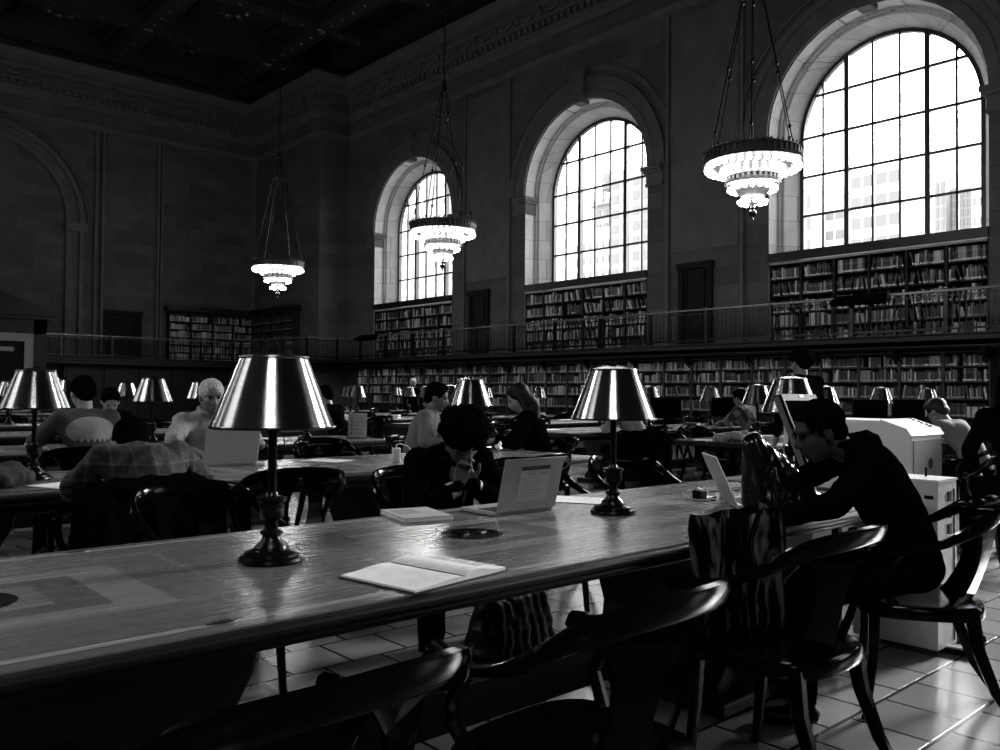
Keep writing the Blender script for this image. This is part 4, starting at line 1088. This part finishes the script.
person('person with glasses and a black jacket bent over the right end of the front table', (3.45, 1.44), 44, scale=.955, lean=31, pz=.635, head=(18, 8), hoff=(0, .06, -.055), elbow=((-1, -.3, .1), (1, -.3, .1)), hands=[(-.12, .5, .825), (.14, .48, .825)], shirt=M['blackcloth'], hair='short', skin=mat('dim warm skin', .035, .6, spec=.2), vox=.01, glasses=True, hoodie=True, part='jacket')
person('curly haired person in a dark jacket, head bowed over clasped hands', (2.8, 3.68), 166, lean=54, head=(36, 5), cuffs=True, hands=[(-.035, .45, .80), (.035, .46, .79)], hdir=[(.25, -.05, .9), (-.25, -.05, .9)], shirt=M['blackcloth'], hair='afro', skin=mat('brown skin', .06, .5), vox=.01, jacket=M['navy'], elbow=((-1, .2, -.8), (1, .2, -.8)), collar=True, hcurl=1.0, part='jacket')
person('grey haired person in a pale polo shirt, hand at chin', (2.56, 6.1), 176, lean=22, head=(6, -6), hands=[(-.09, .31, .94), (.16, .5, .82)], hdir=[(.45, .1, .75), None], shirt=mat('light grey polo cloth', .28, .85, var=.08, scale=6, bump=.3), sleeve='short', hairm=M['hairgrey'], skin=mat('mid skin', .13, .5, var=.1), vox=.011, collar=True, fringe=False, elbow=((-1, .2, -.5), (1, 0, -.3)), hcurl=1.1, fold=.008)  # skin in a mid tone
person('person in a plaid shirt seen from behind, leaning on the second table', (1.48, 4.02), -3, lean=50, head=(30, 0), hoff=(0, .04, -.07), hands=[(-.08, .56, .83), (.2, .54, .83)], shirt=M['plaid'], sleeve='short', hair='short', vox=.012, elbow=((-1, .1, -.7), (1, .1, -.7)), fold=.012)
m_, nt_, b_, _o = nmat('charcoal t-shirt with pale print'); L__ = nt_.links.new
tc_ = nt_.nodes.new('ShaderNodeTexCoord'); s_ = nt_.nodes.new('ShaderNodeSeparateXYZ'); L__(tc_.outputs['Object'], s_.inputs[0])
q1 = math_node(nt_, 'POWER', math_node(nt_, 'DIVIDE', s_.outputs[0], .17), 2.0); q2 = math_node(nt_, 'POWER', math_node(nt_, 'DIVIDE', math_node(nt_, 'SUBTRACT', s_.outputs[2], .96), .1), 2.0)
in_ = math_node(nt_, 'MULTIPLY', math_node(nt_, 'LESS_THAN', math_node(nt_, 'ADD', q1, q2), 1.0), math_node(nt_, 'LESS_THAN', s_.outputs[1], .02))
zz = math_node(nt_, 'PINGPONG', s_.outputs[0], .02); cut = math_node(nt_, 'GREATER_THAN', math_node(nt_, 'SUBTRACT', s_.outputs[2], math_node(nt_, 'MULTIPLY', zz, 1.5)), .875)
vv = math_node(nt_, 'MULTIPLY_ADD', math_node(nt_, 'MULTIPLY', in_, cut), .2, .035); c_ = nt_.nodes.new('ShaderNodeCombineColor')
for i in range(3): L__(vv, c_.inputs[i])
L__(c_.outputs[0], b_.inputs['Base Color']); b_.inputs['Roughness'].default_value = .9
person('person seen from behind in a charcoal t-shirt with a pale print on the back', (1.93, 6.62), 4, lean=16, head=(20, 0), shirt=m_, sleeve='short', vox=.012, fold=.004, skin=M['skinl'])
person('person with dark hair bent forward facing the viewer, beside the printed t-shirt', (2.76, 8.98), 172, lean=36, head=(30, 0), shirt=M['navy'], vox=.014, skin=M['skinl'])
person('person with dark hair and a pale collar shown in profile behind the curly haired person', (4.56, 6.14), -138, lean=20, hands=[(-.15, .25, .82), (.15, .25, .82)], head=(14, 0), shirt=M['palecloth'], vox=.013, collar=True, hairm=M['hairblack'])
person('person with long dark hair and black top seated at the end of the second table', (5.36, 5.42), 50, lean=20, head=(26, 0), shirt=M['blackcloth'], hair='long', hairm=M['hairdark'], vox=.013, hands=[(-.1, .36, .83), (.1, .36, .83)], skin=M['skinl'])
person('person in a grey top bent over the third table beyond the aisle', (8.72, 6.95), 5, lean=38, head=(30, 0), shirt=M['greycloth'], vox=.018)
person('standing person in dark clothes with pale hair far down the aisle', (12.9, 17.6), 160, seated=False, lean=4, head=(8, 0), shirt=M['blackcloth'], hairm=M['hairgrey'], vox=.022, scale=.93)
person('person in dark clothes seated low near the far left end of the wall bookcases', (5.6, 9.2), 25, lean=24, head=(20, 0), shirt=M['blackcloth'], vox=.018)
person('standing person with pinned up dark hair behind the black monitor', (7.8, 4.2), -20, seated=False, lean=3, head=(10, 0), shirt=M['blackcloth'], hair='bun', vox=.016, scale=.99)
person('person in a grey shirt bent forward to the right of the white copier', (8.75, 2.95), -8, lean=42, head=(34, 0), shirt=mat('mid grey cloth', .12, .85), sleeve='short', hairm=M['hairdark'], vox=.016)
person('person in black clothes at the right edge of the picture behind the tiled aisle', (7.05, 2.1), -50, lean=10, head=(10, 0), shirt=M['blackcloth'], vox=.016, hair='long', scale=1.05, hands=[(-.14, .3, .64), (.14, .3, .64)], skin=mat('dark skin', .03, .6))  # skin in a dark tone
person('person in a mottled top seated left of the black monitor', (11.15, 6.8), 0, lean=22, head=(18, 0), shirt=M['camo'], vox=.018)
for (x, y, rz, l) in ((7.05, 2.1, -50, 'dark armchair under the person in black at the right edge of the picture'), (8.76, 2.85, -8, 'armchair under the bent person in a grey shirt'), (11.15, 6.75, 0, 'armchair under the person in a mottled top'), (8.75, 6.93, 5, 'armchair under the person in a grey top'),
                     (5.6, 9.15, 25, 'armchair under the dark clothed person at the far left end of the wall bookcases'), (2.78, 9.05, 172, 'armchair under the bent person beside the printed t-shirt')):
    put_chair(x, y, rz, l)

# ------------------------------------------------------------------ things on the tables
def laptop(label, loc, rz, w, d, h, tilt, shell, emblem=None, sheet=False):
    o = empty('laptop', loc, R(rz), label, 'laptop')
    MB().rbox((0, d / 2, .009), (w, d, .016), .012).build('base', shell, o)
    k = MB(); k.b2(-w * .44, w * .44, d * .12, d * .58, .017, .0185); k.build('keyboard', M['plastic'], o); MB().b2(-w * .14, w * .14, d * .65, d * .93, .0172, .018).build('touchpad', M['panelgrey'], o)
    T = Matrix.Translation((0, 0, .018)) @ Matrix.Rotation(R(tilt), 4, 'X')
    lid = MB().rbox((0, -.004, h / 2), (w, .008, h), .0035, T=T).build('lid', shell, o, bevel=.002)
    MB().box((0, .0008, h / 2), (w * .93, .001, h * .88), T=T).build('screen', M['screen'], lid)
    if emblem:
        e = MB(); pts = [T @ V((.022 * math.cos(a * PI / 12), -.009, h * .5 + .022 * math.sin(a * PI / 12))) for a in range(25)]; e.tube(pts, .0012, 5)
        e.box((-.005, -.0085, h * .5), (.003, .001, .024), rot=(0, .25, 0), T=T); e.box((.005, -.0085, h * .5), (.003, .001, .024), rot=(0, .25, 0), T=T); e.build('emblem', M['white2'], lid)
    if sheet:
        e = MB(); W2, H2 = w * .5, h * .68; e.box((-.0 + .01, -.0086, h * .52), (W2, .001, H2), T=T)
        e.mi = 1; e.box((.01, -.0094, h * .52 + H2 * .44), (W2 * .98, .001, H2 * .12), T=T)
        e.mi = 2
        for r0 in range(9):
            if r0 == 1: 
                e.box((.01 - W2 * .1, -.0094, h * .52 + H2 * .27), (W2 * .3, .001, H2 * .06), T=T); e.box((.01 + W2 * .28, -.0094, h * .52 + H2 * .27), (W2 * .25, .001, H2 * .06), T=T); continue
            zz = h * .52 + H2 * (.33 - .085 * r0); e.box((.01 - W2 * .08 * (r0 % 3), -.0094, zz), (W2 * (.8 - .12 * (r0 % 3)), .001, H2 * .018), T=T)
        e.build('printed_sheet', [M['paperg'], M['lblack'], M['ink']], lid)
    return o
laptop('open silver laptop with a printed sheet on its lid', (2.44, 2.535, TH), 0, .335, .23, .222, 14, M['panelgrey'], sheet=True)
laptop('open silver laptop with a round emblem on its lid, on the second table', (2.43, 5.33, TH), -6, .36, .25, .25, 12, M['silver'], emblem=True)
laptop('thin laptop seen edge on beside the shiny black bag', (3.34, 2.14, TH), -134, .29, .2, .23, 24, M['white2'])

# open book at the table edge
def open_book():
    o = empty('open_book', (1.42, 1.865, TH), R(9), 'large open book lying at the near edge of the front table', 'book'); o.scale = (.93, .93, .93)
    def page(b, s, lift, w, zz):
        n = 10; top = []; 
        for k in range(n + 1):
            t = k / n; top.append((s * w * t, zz + lift * math.sin(PI * min(1, t * 1.25)) * math.exp(-2.2 * t) * 1.6 + .004 * (1 - t)))
        vs = [V((x, y, z)) for y in (-.15, .15) for x, z in top] + [V((x, y, .003)) for y in (-.15, .15) for x, z in top]; m = n + 1
        fs = [(k, k + 1, m + k + 1, m + k) for k in range(n)] + [(2 * m + k, 3 * m + k, 3 * m + k + 1, 2 * m + k + 1) for k in range(n)] + [(k, 2 * m + k, 2 * m + k + 1, k + 1) for k in range(n)] + [(m + k, m + k + 1, 3 * m + k + 1, 3 * m + k) for k in range(n)] + [(n, m + n, 3 * m + n, 2 * m + n)]
        b._add(vs, fs)
    c = MB(); c.b2(-.208, .193, -.157, .157, 0, .0035); c.build('cover', M['booksd'][1], o)
    for s, w, l, z in ((-1, .2, .008, .009), (1, .185, .016, .012)):
        b = MB(); page(b, s, l, w, z); b.build('pages', M['page'], o, smooth=True)
    b = MB()
    for k in range(14): b.box((.1, .11 - k * .015, .0165), (.12 if k % 5 else .08, .004, .0004))
    b.build('print', M['ink'], o)
    return o
open_book()
b = empty('paperback', (2.03, 2.74, TH), R(-14), 'closed pale paperback lying behind the round socket plate on the front table', 'book')
MB().b2(-.1, .1, -.135, .135, .003, .016).build('pages', M['page'], b); MB().b2(-.103, .102, -.137, .137, .016, .018).build('cover', M['paperg'], b); MB().b2(-.103, .102, -.137, .137, 0, .003).build('cover', M['paperg'], b); MB().b2(-.08, .02, -.02, .09, .018, .0185).build('cover_picture', M['ink'], b)
def sheets(label, x, y, rz, n=3, m1='paper', w=.21, d=.297, z=TH, seed=1):
    o = empty('paper_sheets', (x, y, z), R(rz), label, 'paper'); r = random.Random(seed)
    for k in range(n): MB().box((r.uniform(-.02, .02), r.uniform(-.02, .02), .001 + .0012 * k), (w, d, .001), (0, 0, r.uniform(-.15, .15))).build('sheet', M[m1], o)
    return o
sheets('loose white sheets on the front table left of the second lamp', 2.93, 2.70, 35, 3, seed=3)
sheets('white papers lying under the shiny black bag by the thin laptop', 3.55, 2.05, 20, 2, seed=4)
# sockets and plates let into the top belong to the table
tb = [o for o in C.objects if o.name == 'reading_table'][0]
for x in (.40, 1.94, 3.47):
    b = MB(); b.lathe([(.112, .0), (.112, .003), (.1, .004), (.096, .0025), (.02, .0025)], (x - 1.18, .015, TH - .001), 40)
    for s in (-1, 1):
        b.box((x - 1.18 + s * .04, .015, TH + .004), (.045, .03, .006), (0, 0, .4)); b.box((x - 1.18 + s * .04, .055, TH + .004), (.03, .012, .006))
    tag(b.build('socket_plate', M['socket'] if 'socket' in M else M['bronze'], tb, smooth=True), 'round bronze socket plate')
for y in (-.515, .53):
    b = MB(); T = Matrix.Translation((.789 - 1.18, y, TH + .0015)) @ Matrix.Diagonal((1, .42, 1, 1)); b.lathe([(.036, -.002), (.036, .001), (.032, .002), (.0, .001)], (0, 0, 0), 30, T=T)
    for k in range(7): b.box((.789 - 1.18 - .02 + k * .0065, y, TH + .004), (.003, .01, .002))
    tag(b.build('number_plate', M['brass'], tb), 'small oval metal number plate')
c = empty('power_adapter', (3.42, 2.36, TH), 0, 'black plug with its looped cable on the round socket plate by the thin laptop', 'adapter')
MB().rbox((0, 0, .022), (.06, .05, .04), .01).build('plug', M['plastic'], c)
MB().tube([(.02 + .0, .02, .03), (.06, .05, .045), (.1, .02, .02), (.09, -.05, .006), (.02, -.08, .005), (-.05, -.06, .005), (-.08, 0, .005), (-.05, .06, .02), (0, .02, .05)], .0035, 6).build('cable', M['white2'], c, smooth=True)
MB().tube([(.08, .03, .006), (.16, .1, .005), (.3, .12, .005), (.45, .06, .005)], .0035, 6).build('cable', M['plastic'], c, smooth=True)
c = empty('power_adapter', (3.5, 4.97, TH), R(-20), 'white plug adapter standing on the second table beside the curly haired person', 'adapter')
MB().rbox((0, 0, .05), (.058, .045, .1), .012).build('adapter_body', M['white'], c); MB().tube([(0, 0, .1), (.0, 0, .12), (.03, .01, .13), (.09, .03, .11), (.14, .05, .06), (.16, .06, .01)], .004, 6).build('cable', M['white2'], c, smooth=True)

# monitor, scanner and its little desk at the table end
d = empty('side_desk', (4.6, 2.49, 0), 0, 'small desk carrying the black monitor at the end of the front table', 'desk')
MB().b2(-.29, .44, -.39, .39, TH - .035, TH).build('top', M['woodmid'], d)
for sx in (-.25, .4):
    for sy in (-.35, .35): MB().b2(sx - .02, sx + .02, sy - .02, sy + .02, 0, TH - .035).build('leg', M['plastic'], d)
s = empty('document_scanner', (4.5, 2.25, TH), R(8), 'white document scanner lying under the black monitor', 'scanner')
MB().rbox((0, 0, .035), (.34, .26, .07), .02).build('casing', M['white'], s); MB().b2(-.16, .16, -.12, .12, .07, .08).build('lid', M['white2'], s); MB().b2(.0, .12, -.136, -.13, .03, .05).build('buttons', M['plastic'], s)
m = empty('monitor', (4.57, 2.33, TH), R(6), 'large black switched off monitor with a small white sticker on its frame', 'monitor')
T = Matrix.Translation((0, .08, .295)) @ Matrix.Rotation(R(-22), 4, 'X')
MB().box((0, 0, 0), (.5, .05, .437), T=T).build('casing', M['plastic'], m, bevel=.006); MB().box((0, -.027, .01), (.44, .004, .33), T=T).build('screen', M['screen'], m)
MB().box((0, -.028, -.2), (.49, .006, .035), T=T).build('lower_bezel', M['lgrey'], m); MB().box((.02, -.027, .203), (.06, .003, .018), T=T).build('sticker', M['paper'], m)
q = MB(); q.box((-.2525, .006, 0), (.004, .03, .42), T=T); q.build('side_bezel', M['lgrey'], m)
MB().b2(-.03, .03, .11, .15, .015, .3).build('stand_neck', M['plastic'], m); MB().rbox((0, .16, .01), (.22, .16, .02), .03).build('stand_base', M['plastic'], m)

# white cabinet and copier
c = empty('equipment_cabinet', (4.32, 1.62, 0), 0, 'small white equipment cabinet with sockets between the armchair and the copier', 'cabinet')
MB().b2(0, .24, 0, .42, .03, .84).build('casing', M['white2'], c, bevel=.004); MB().b2(-.004, .244, -.004, .424, .84, .852).build('top', M['white'], c)
for z in (.58, .66, .74): MB().b2(.12, .16, -.006, .001, z, z + .05).build('socket', M['plastic'], c)
MB().b2(.2, .206, -.004, .001, .05, .8).build('seam', M['plastic'], c)
for q4 in ((.02, .06, .76, .775), (.09, .12, .72, .76), (.2, .3, .74, .78)): MB().b2(-.006, .001, *q4).build('vent', M['plastic'], c)
MB().lathe([(.006, 0), (.006, .05)], (.17, .12, .85), 8).build('aerial', M['plastic'], c)
for a, e in (((.18, .44), (.45, -.06)), ((.05, .28), (.12, -.12))):
    q = MB(); q.sweep([(a[0], a[1], .02), (e[0], e[1], .02)], (0, 0, 1), .05, .03); q.build('floor_runner', M['plastic'], c)
o = empty('copier', (5.77, 2.33, 0), 0, 'large white copier with a sloping control panel in the aisle', 'copier')
b = MB(); b.prism([(0, .06), (0, 1.0), (.03, 1.03), (.2, 1.09), (.92, 1.09), (.92, .06)], lambda y, z, t: (t, y, z), 0, .52); b.build('casing', M['white'], o, bevel=.012)
b = MB(); b.prism([(-.012, .995), (.02, 1.04), (.2, 1.1), (.2, 1.085), (.01, .98)], lambda y, z, t: (t, y, z), -.01, .53); b.build('control_panel', M['white'], o)
q = MB()
for k in range(6): q.box((.42 + .018 * (k % 2), .04 + .028 * k, 1.052 + .0098 * k), (.02, .014, .006), (.33, 0, 0))
q.build('buttons', M['plastic'], o)
MB().b2(.03, .5, -.006, .002, .22, .96).build('front_door', M['lgrey'], o)  # darker grey paints in the shade on the copier's front
q = MB(); q.tube([(.3 + .022 * math.cos(a * PI / 8), -.01, .8 + .032 * math.sin(a * PI / 8)) for a in range(17)], .004, 5); q.build('emblem', M['plastic'], o)
q = MB(); q.b2(-.006, .001, .15, .85, .2, .72); q.build('side_panel', M['white2'], o); MB().b2(-.009, -.003, .24, .44, .45, .68).build('side_hatch', M['panelgrey'], o)
MB().b2(.03, .49, .03, .89, 0, .07).build('plinth', M['plastic'], o)

# bags
def bag(name, label, cat, loc, rz, w, d, h, mt, amp, seed, top=1., fr=9, vox=.012, shift=0., vs=1., ridge=True):
    o = empty(name, loc, R(rz), label, cat); B = Blob()
    for z in range(17 if shift else 9):
        t = z / (16 if shift else 8); ww = w / 2 * (1 + (top - 1) * t); dd = d / 2 * (1 - .35 * t); zz = d * .3 + (h - d * .42) * t
        if shift: B.ell((-shift * t, 0, zz), (ww, dd, .06)); continue
        for x in range(-3, 4): B.ell((ww * x / 3 * .82, 0, zz), (ww * .25 + .01, dd, max(.03, h / 14)))
    q = B.make('bag_body', mt, o, vox, 2, amp, fr, seed=seed, ridge=ridge, vs=vs); return o
def shopping_bag():
    o = empty('shopping_bag', (2.53, 1.585, .455), R(0), 'printed paper shopping bag standing on the armchair at the front table', 'bag')
    b = MB(); n = 12; rows = 9; w, d, h = .215, .05, .41
    vs = []
    for j in range(rows + 1):
        t = j / rows
        for k in range(4 * n):
            s = k / n; side = int(s); f = s - side
            c = [(-1, -1), (1, -1), (1, 1), (-1, 1), (-1, -1)]; x = (c[side][0] * (1 - f) + c[side + 1][0] * f) * w * (.93 + .07 * t); y = (c[side][1] * (1 - f) + c[side + 1][1] * f) * d * (1 - .25 * t * math.sin(PI * f if side in (1, 3) else 0))
            p = V((x, y, h * t)); p += V((noise.noise(p * 9), noise.noise(p * 8 + V((5, 0, 0))), 0)) * .018
            if j == rows: p.z += .02 * noise.noise(p * 12)
            vs.append(p)
    m_ = 4 * n; fs = [(j * m_ + k, j * m_ + (k + 1) % m_, (j + 1) * m_ + (k + 1) % m_, (j + 1) * m_ + k) for j in range(rows) for k in range(m_)] + [tuple(range(m_))[::-1]]
    b._add(vs, fs); q = b.build('bag_body', M['bagprint'], o, smooth='all'); md = q.modifiers.new('t', 'SOLIDIFY'); md.thickness = .002
shopping_bag()
bag('plastic_bag', 'tall shiny black plastic bag standing on the front table before the bespectacled person', 'bag', (3.27, 1.83, TH), -46, .36, .15, .30, M['gloss'], .012, 2, top=.3, vox=.006, fr=20, shift=.13, vs=.35, ridge=False)
bag('holdall', 'black leather bag on the floor under the front table', 'bag', (2.75, 2.95, 0), 10, .5, .22, .3, M['leather'], .01, 5, top=.8)
# jackets
def coat(label, x, y, rz):
    o = empty('draped_coat', (x, y, 0), R(rz), label, 'coat'); B = Blob()
    for i in range(9):
        u = -.26 + .065 * i; B.cap((u, -.33 - .03 * math.sin(i * 1.7), .30), (u * .85, -.30, .80), .05, .045); B.cap((u * .85, -.30, .82), (u * .8, -.2, .62), .035, .03)
    B.cap((-.26, -.3, .78), (-.3, -.33, .3), .055, .045); B.cap((.26, -.3, .78), (.3, -.33, .3), .055, .045); B.cap((-.22, -.3, .82), (.22, -.3, .82), .05, .05)
    B.make('coat_cloth', M['blackcloth'], o, .014, 4, .015, 14, seed=x); return o
coat('dark coat draped over the armchair beside the aisle, right of the second lamp', 7.38, 5.8, -60)
coat('dark coat hung over the chair of the person in plaid', 1.4, 4.2, -2)
def heap(name, label, cat, x, y, z, w, d, h, mt, seed):
    o = empty(name, (x, y, z), 0, label, cat); B = Blob(); r = random.Random(seed)
    for k in range(10): B.cap((r.uniform(-w, w) / 2, r.uniform(-d, d) / 2, h * .35), (r.uniform(-w, w) / 2, r.uniform(-d, d) / 2, h * r.uniform(.3, .75)), .04, .05)
    B.make('cloth', mt, o, .01, 3, .012, 16, seed=seed); return o
heap('folded_jacket', 'crumpled grey jacket on the second table beside the left lamp', 'jacket', .92, 4.92, TH, .42, .34, .12, M['denim'], 3)
sheets('white sheets lying across the crumpled jacket on the second table', 1.27, 4.78, 30, 2, seed=9)
heap('scarf', 'crumpled pale scarf and papers at the end of the second table beyond the aisle', 'scarf', 7.95, 5.0, TH, .5, .3, .1, M['greycloth'], 8)
B = Blob(); r = random.Random(4)
for k in range(6): B.cap((0, 0, .03), (r.uniform(-.05, .05), r.uniform(-.04, .04), r.uniform(.03, .09)), .02, .012)
ti = empty('tissue', (4.78, 5.3, TH), 0, 'crumpled white tissue on the second table before the long haired person', 'tissue'); B.make('tissue_paper', M['paper'], ti, .008, 1, .01, 30)
def sign(label, x, y, rz, w, h, z=TH):
    o = empty('table_sign', (x, y, z), R(rz), label, 'sign')
    T = Matrix.Rotation(R(-8), 4, 'X'); MB().box((0, 0, h / 2), (w, .006, h), T=T).build('panel', M['paperg'], o)
    q = MB()
    for k in range(5): q.lathe([(.012, 0), (.012, .002)], (0, 0, 0), 10, T=T @ Matrix.Translation((-w * .3, -.004, h * (.8 - .15 * k))) @ Matrix.Rotation(PI / 2, 4, 'X')); q.box((w * .1, -.004, h * (.8 - .15 * k)), (w * .5, .001, .006), T=T)
    q.build('printing', M['lgrey'], o); MB().b2(-w / 2, w / 2, -.04, .05, 0, .008).build('foot', M['plastic'], o)
    return o
sign('pale standing notice with a column of dots at the end of the third table', 4.93, 7.72, -38, .2, .27)
sign('white notice seen edge on behind the shiny black bag', 4.48, 2.70, 47, .12, .2)
# computers on the far tables
def pc(label, x, y, rz):
    o = empty('desktop_monitor', (x, y, TH), R(rz), label, 'monitor'); MB().box((0, 0, .3), (.44, .04, .3)).build('casing', M['plastic'], o, bevel=.004); MB().box((0, -.021, .3), (.41, .003, .26)).build('screen', M['screen'], o)
    MB().b2(-.02, .02, .01, .03, .01, .2).build('stand_neck', M['plastic'], o); MB().rbox((0, .02, .008), (.22, .16, .015), .03).build('stand_base', M['plastic'], o)
for l, x, y in (('dark desktop monitor in front of the first small lamp right of the second big lamp', 9.95, 7.45), ('dark desktop monitor in front of the small lamp left of the mottled top', 11.55, 7.5), ('dark desktop monitor by the small lamp just right of the copier', 11.8, 4.8), ('dark desktop monitor between the two small lamps above the copier', 10.75, 4.85)):
    pc(l, x, y, -42)
laptop('small open laptop with a pale screen back left of the black monitor', (8.6, 4.85, TH), -150, .34, .24, .22, 25, M['panelgrey'])
# books and papers lying on the far tables
rr = random.Random(21); gi = 0
def lying_book(label, x, y, rz, n, group):
    z = TH
    for k in range(n):
        o = empty('library_book', (x + rr.uniform(-.01, .01), y, z), R(rz + rr.uniform(-12, 12)), label.split('@')[0] if n == 1 else ('bottom', 'second', 'top')[k] + ' book of ' + label.split('@')[1], 'book', group)
        t = rr.uniform(.02, .04); MB().b2(-.085, .08, -.115, .115, .003, t).build('pages', M['page'], o)
        tn = rr.choice((2, 4, 6, 7)); c = MB(); c.b2(-.09, .085, -.12, .12, 0, .003); c.b2(-.09, .085, -.12, .12, t, t + .003); c.b2(-.09, -.086, -.12, .12, 0, t); c.build('cover', M['booksd'][tn], o); z += t + .0035
for j, X0, side in [(j, -.6, 'left of') for j in (2, 3, 4, 5)] + [(j, 8.0, 'beyond') for j in (1, 2, 3, 4)] + [(1, 3.0, 'left of')]:
    xs = [X0 + 1.2 * k for k in range(5)]
    for i, x in enumerate(xs):
        x += rr.uniform(-.2, .2); y = ROWY[j] + rr.choice((-.3, .3)) + rr.uniform(-.08, .08); side_ = 'near' if y < ROWY[j] else 'far'
        if x > 13.6 or (X0 < 5 and x > 4.9) or (X0 < 5 and j > 1 and x < 1.8): continue
        if j == 1 and X0 == 8.0 and i == 2: continue
        where = 'on the %s table %s the aisle' % (ROWN[j], side); gp = 'things lying on the %s table %s the aisle' % (ROWN[j], side)
        if rr.random() < .5: sheets('white sheets of paper %s, %s item along it' % (where, ORD[i]), x, y, rr.uniform(-60, 60), 3, seed=i + j * 10)
        else: lying_book(('closed book lying alone %s, %s item along it@the %s heap %s' % (where, ORD[i], ORD[i], where)), x, y, rr.uniform(-60, 60), rr.choice((1, 2, 3)), None)
# ------------------------------------------------------------------ camera
cam = bpy.data.cameras.new('camera'); co = bpy.data.objects.new('camera', cam); C.objects.link(co)
cam.sensor_fit = 'HORIZONTAL'; cam.sensor_width = 36; cam.lens = 36 * F_ / 1000; cam.clip_start = .05; cam.clip_end = 600
rot = Matrix((_r, _u, -_f)).transposed(); co.matrix_world = Matrix.Translation(EYE) @ rot.to_4x4()
sc = bpy.context.scene; sc.camera = co
vs = sc.view_settings; vs.view_transform = 'Standard'; vs.look = 'None'; vs.gamma = 1; vs.use_curve_mapping = False; vs.exposure = EXPO
sc.cycles.use_denoising = True; sc.cycles.max_bounces = 8; sc.cycles.diffuse_bounces = 5; sc.cycles.glossy_bounces = 4; sc.cycles.transparent_max_bounces = 8
sc.cycles.sample_clamp_indirect = 6; sc.cycles.use_light_tree = True; sc.cycles.caustics_reflective = False; sc.cycles.caustics_refractive = False
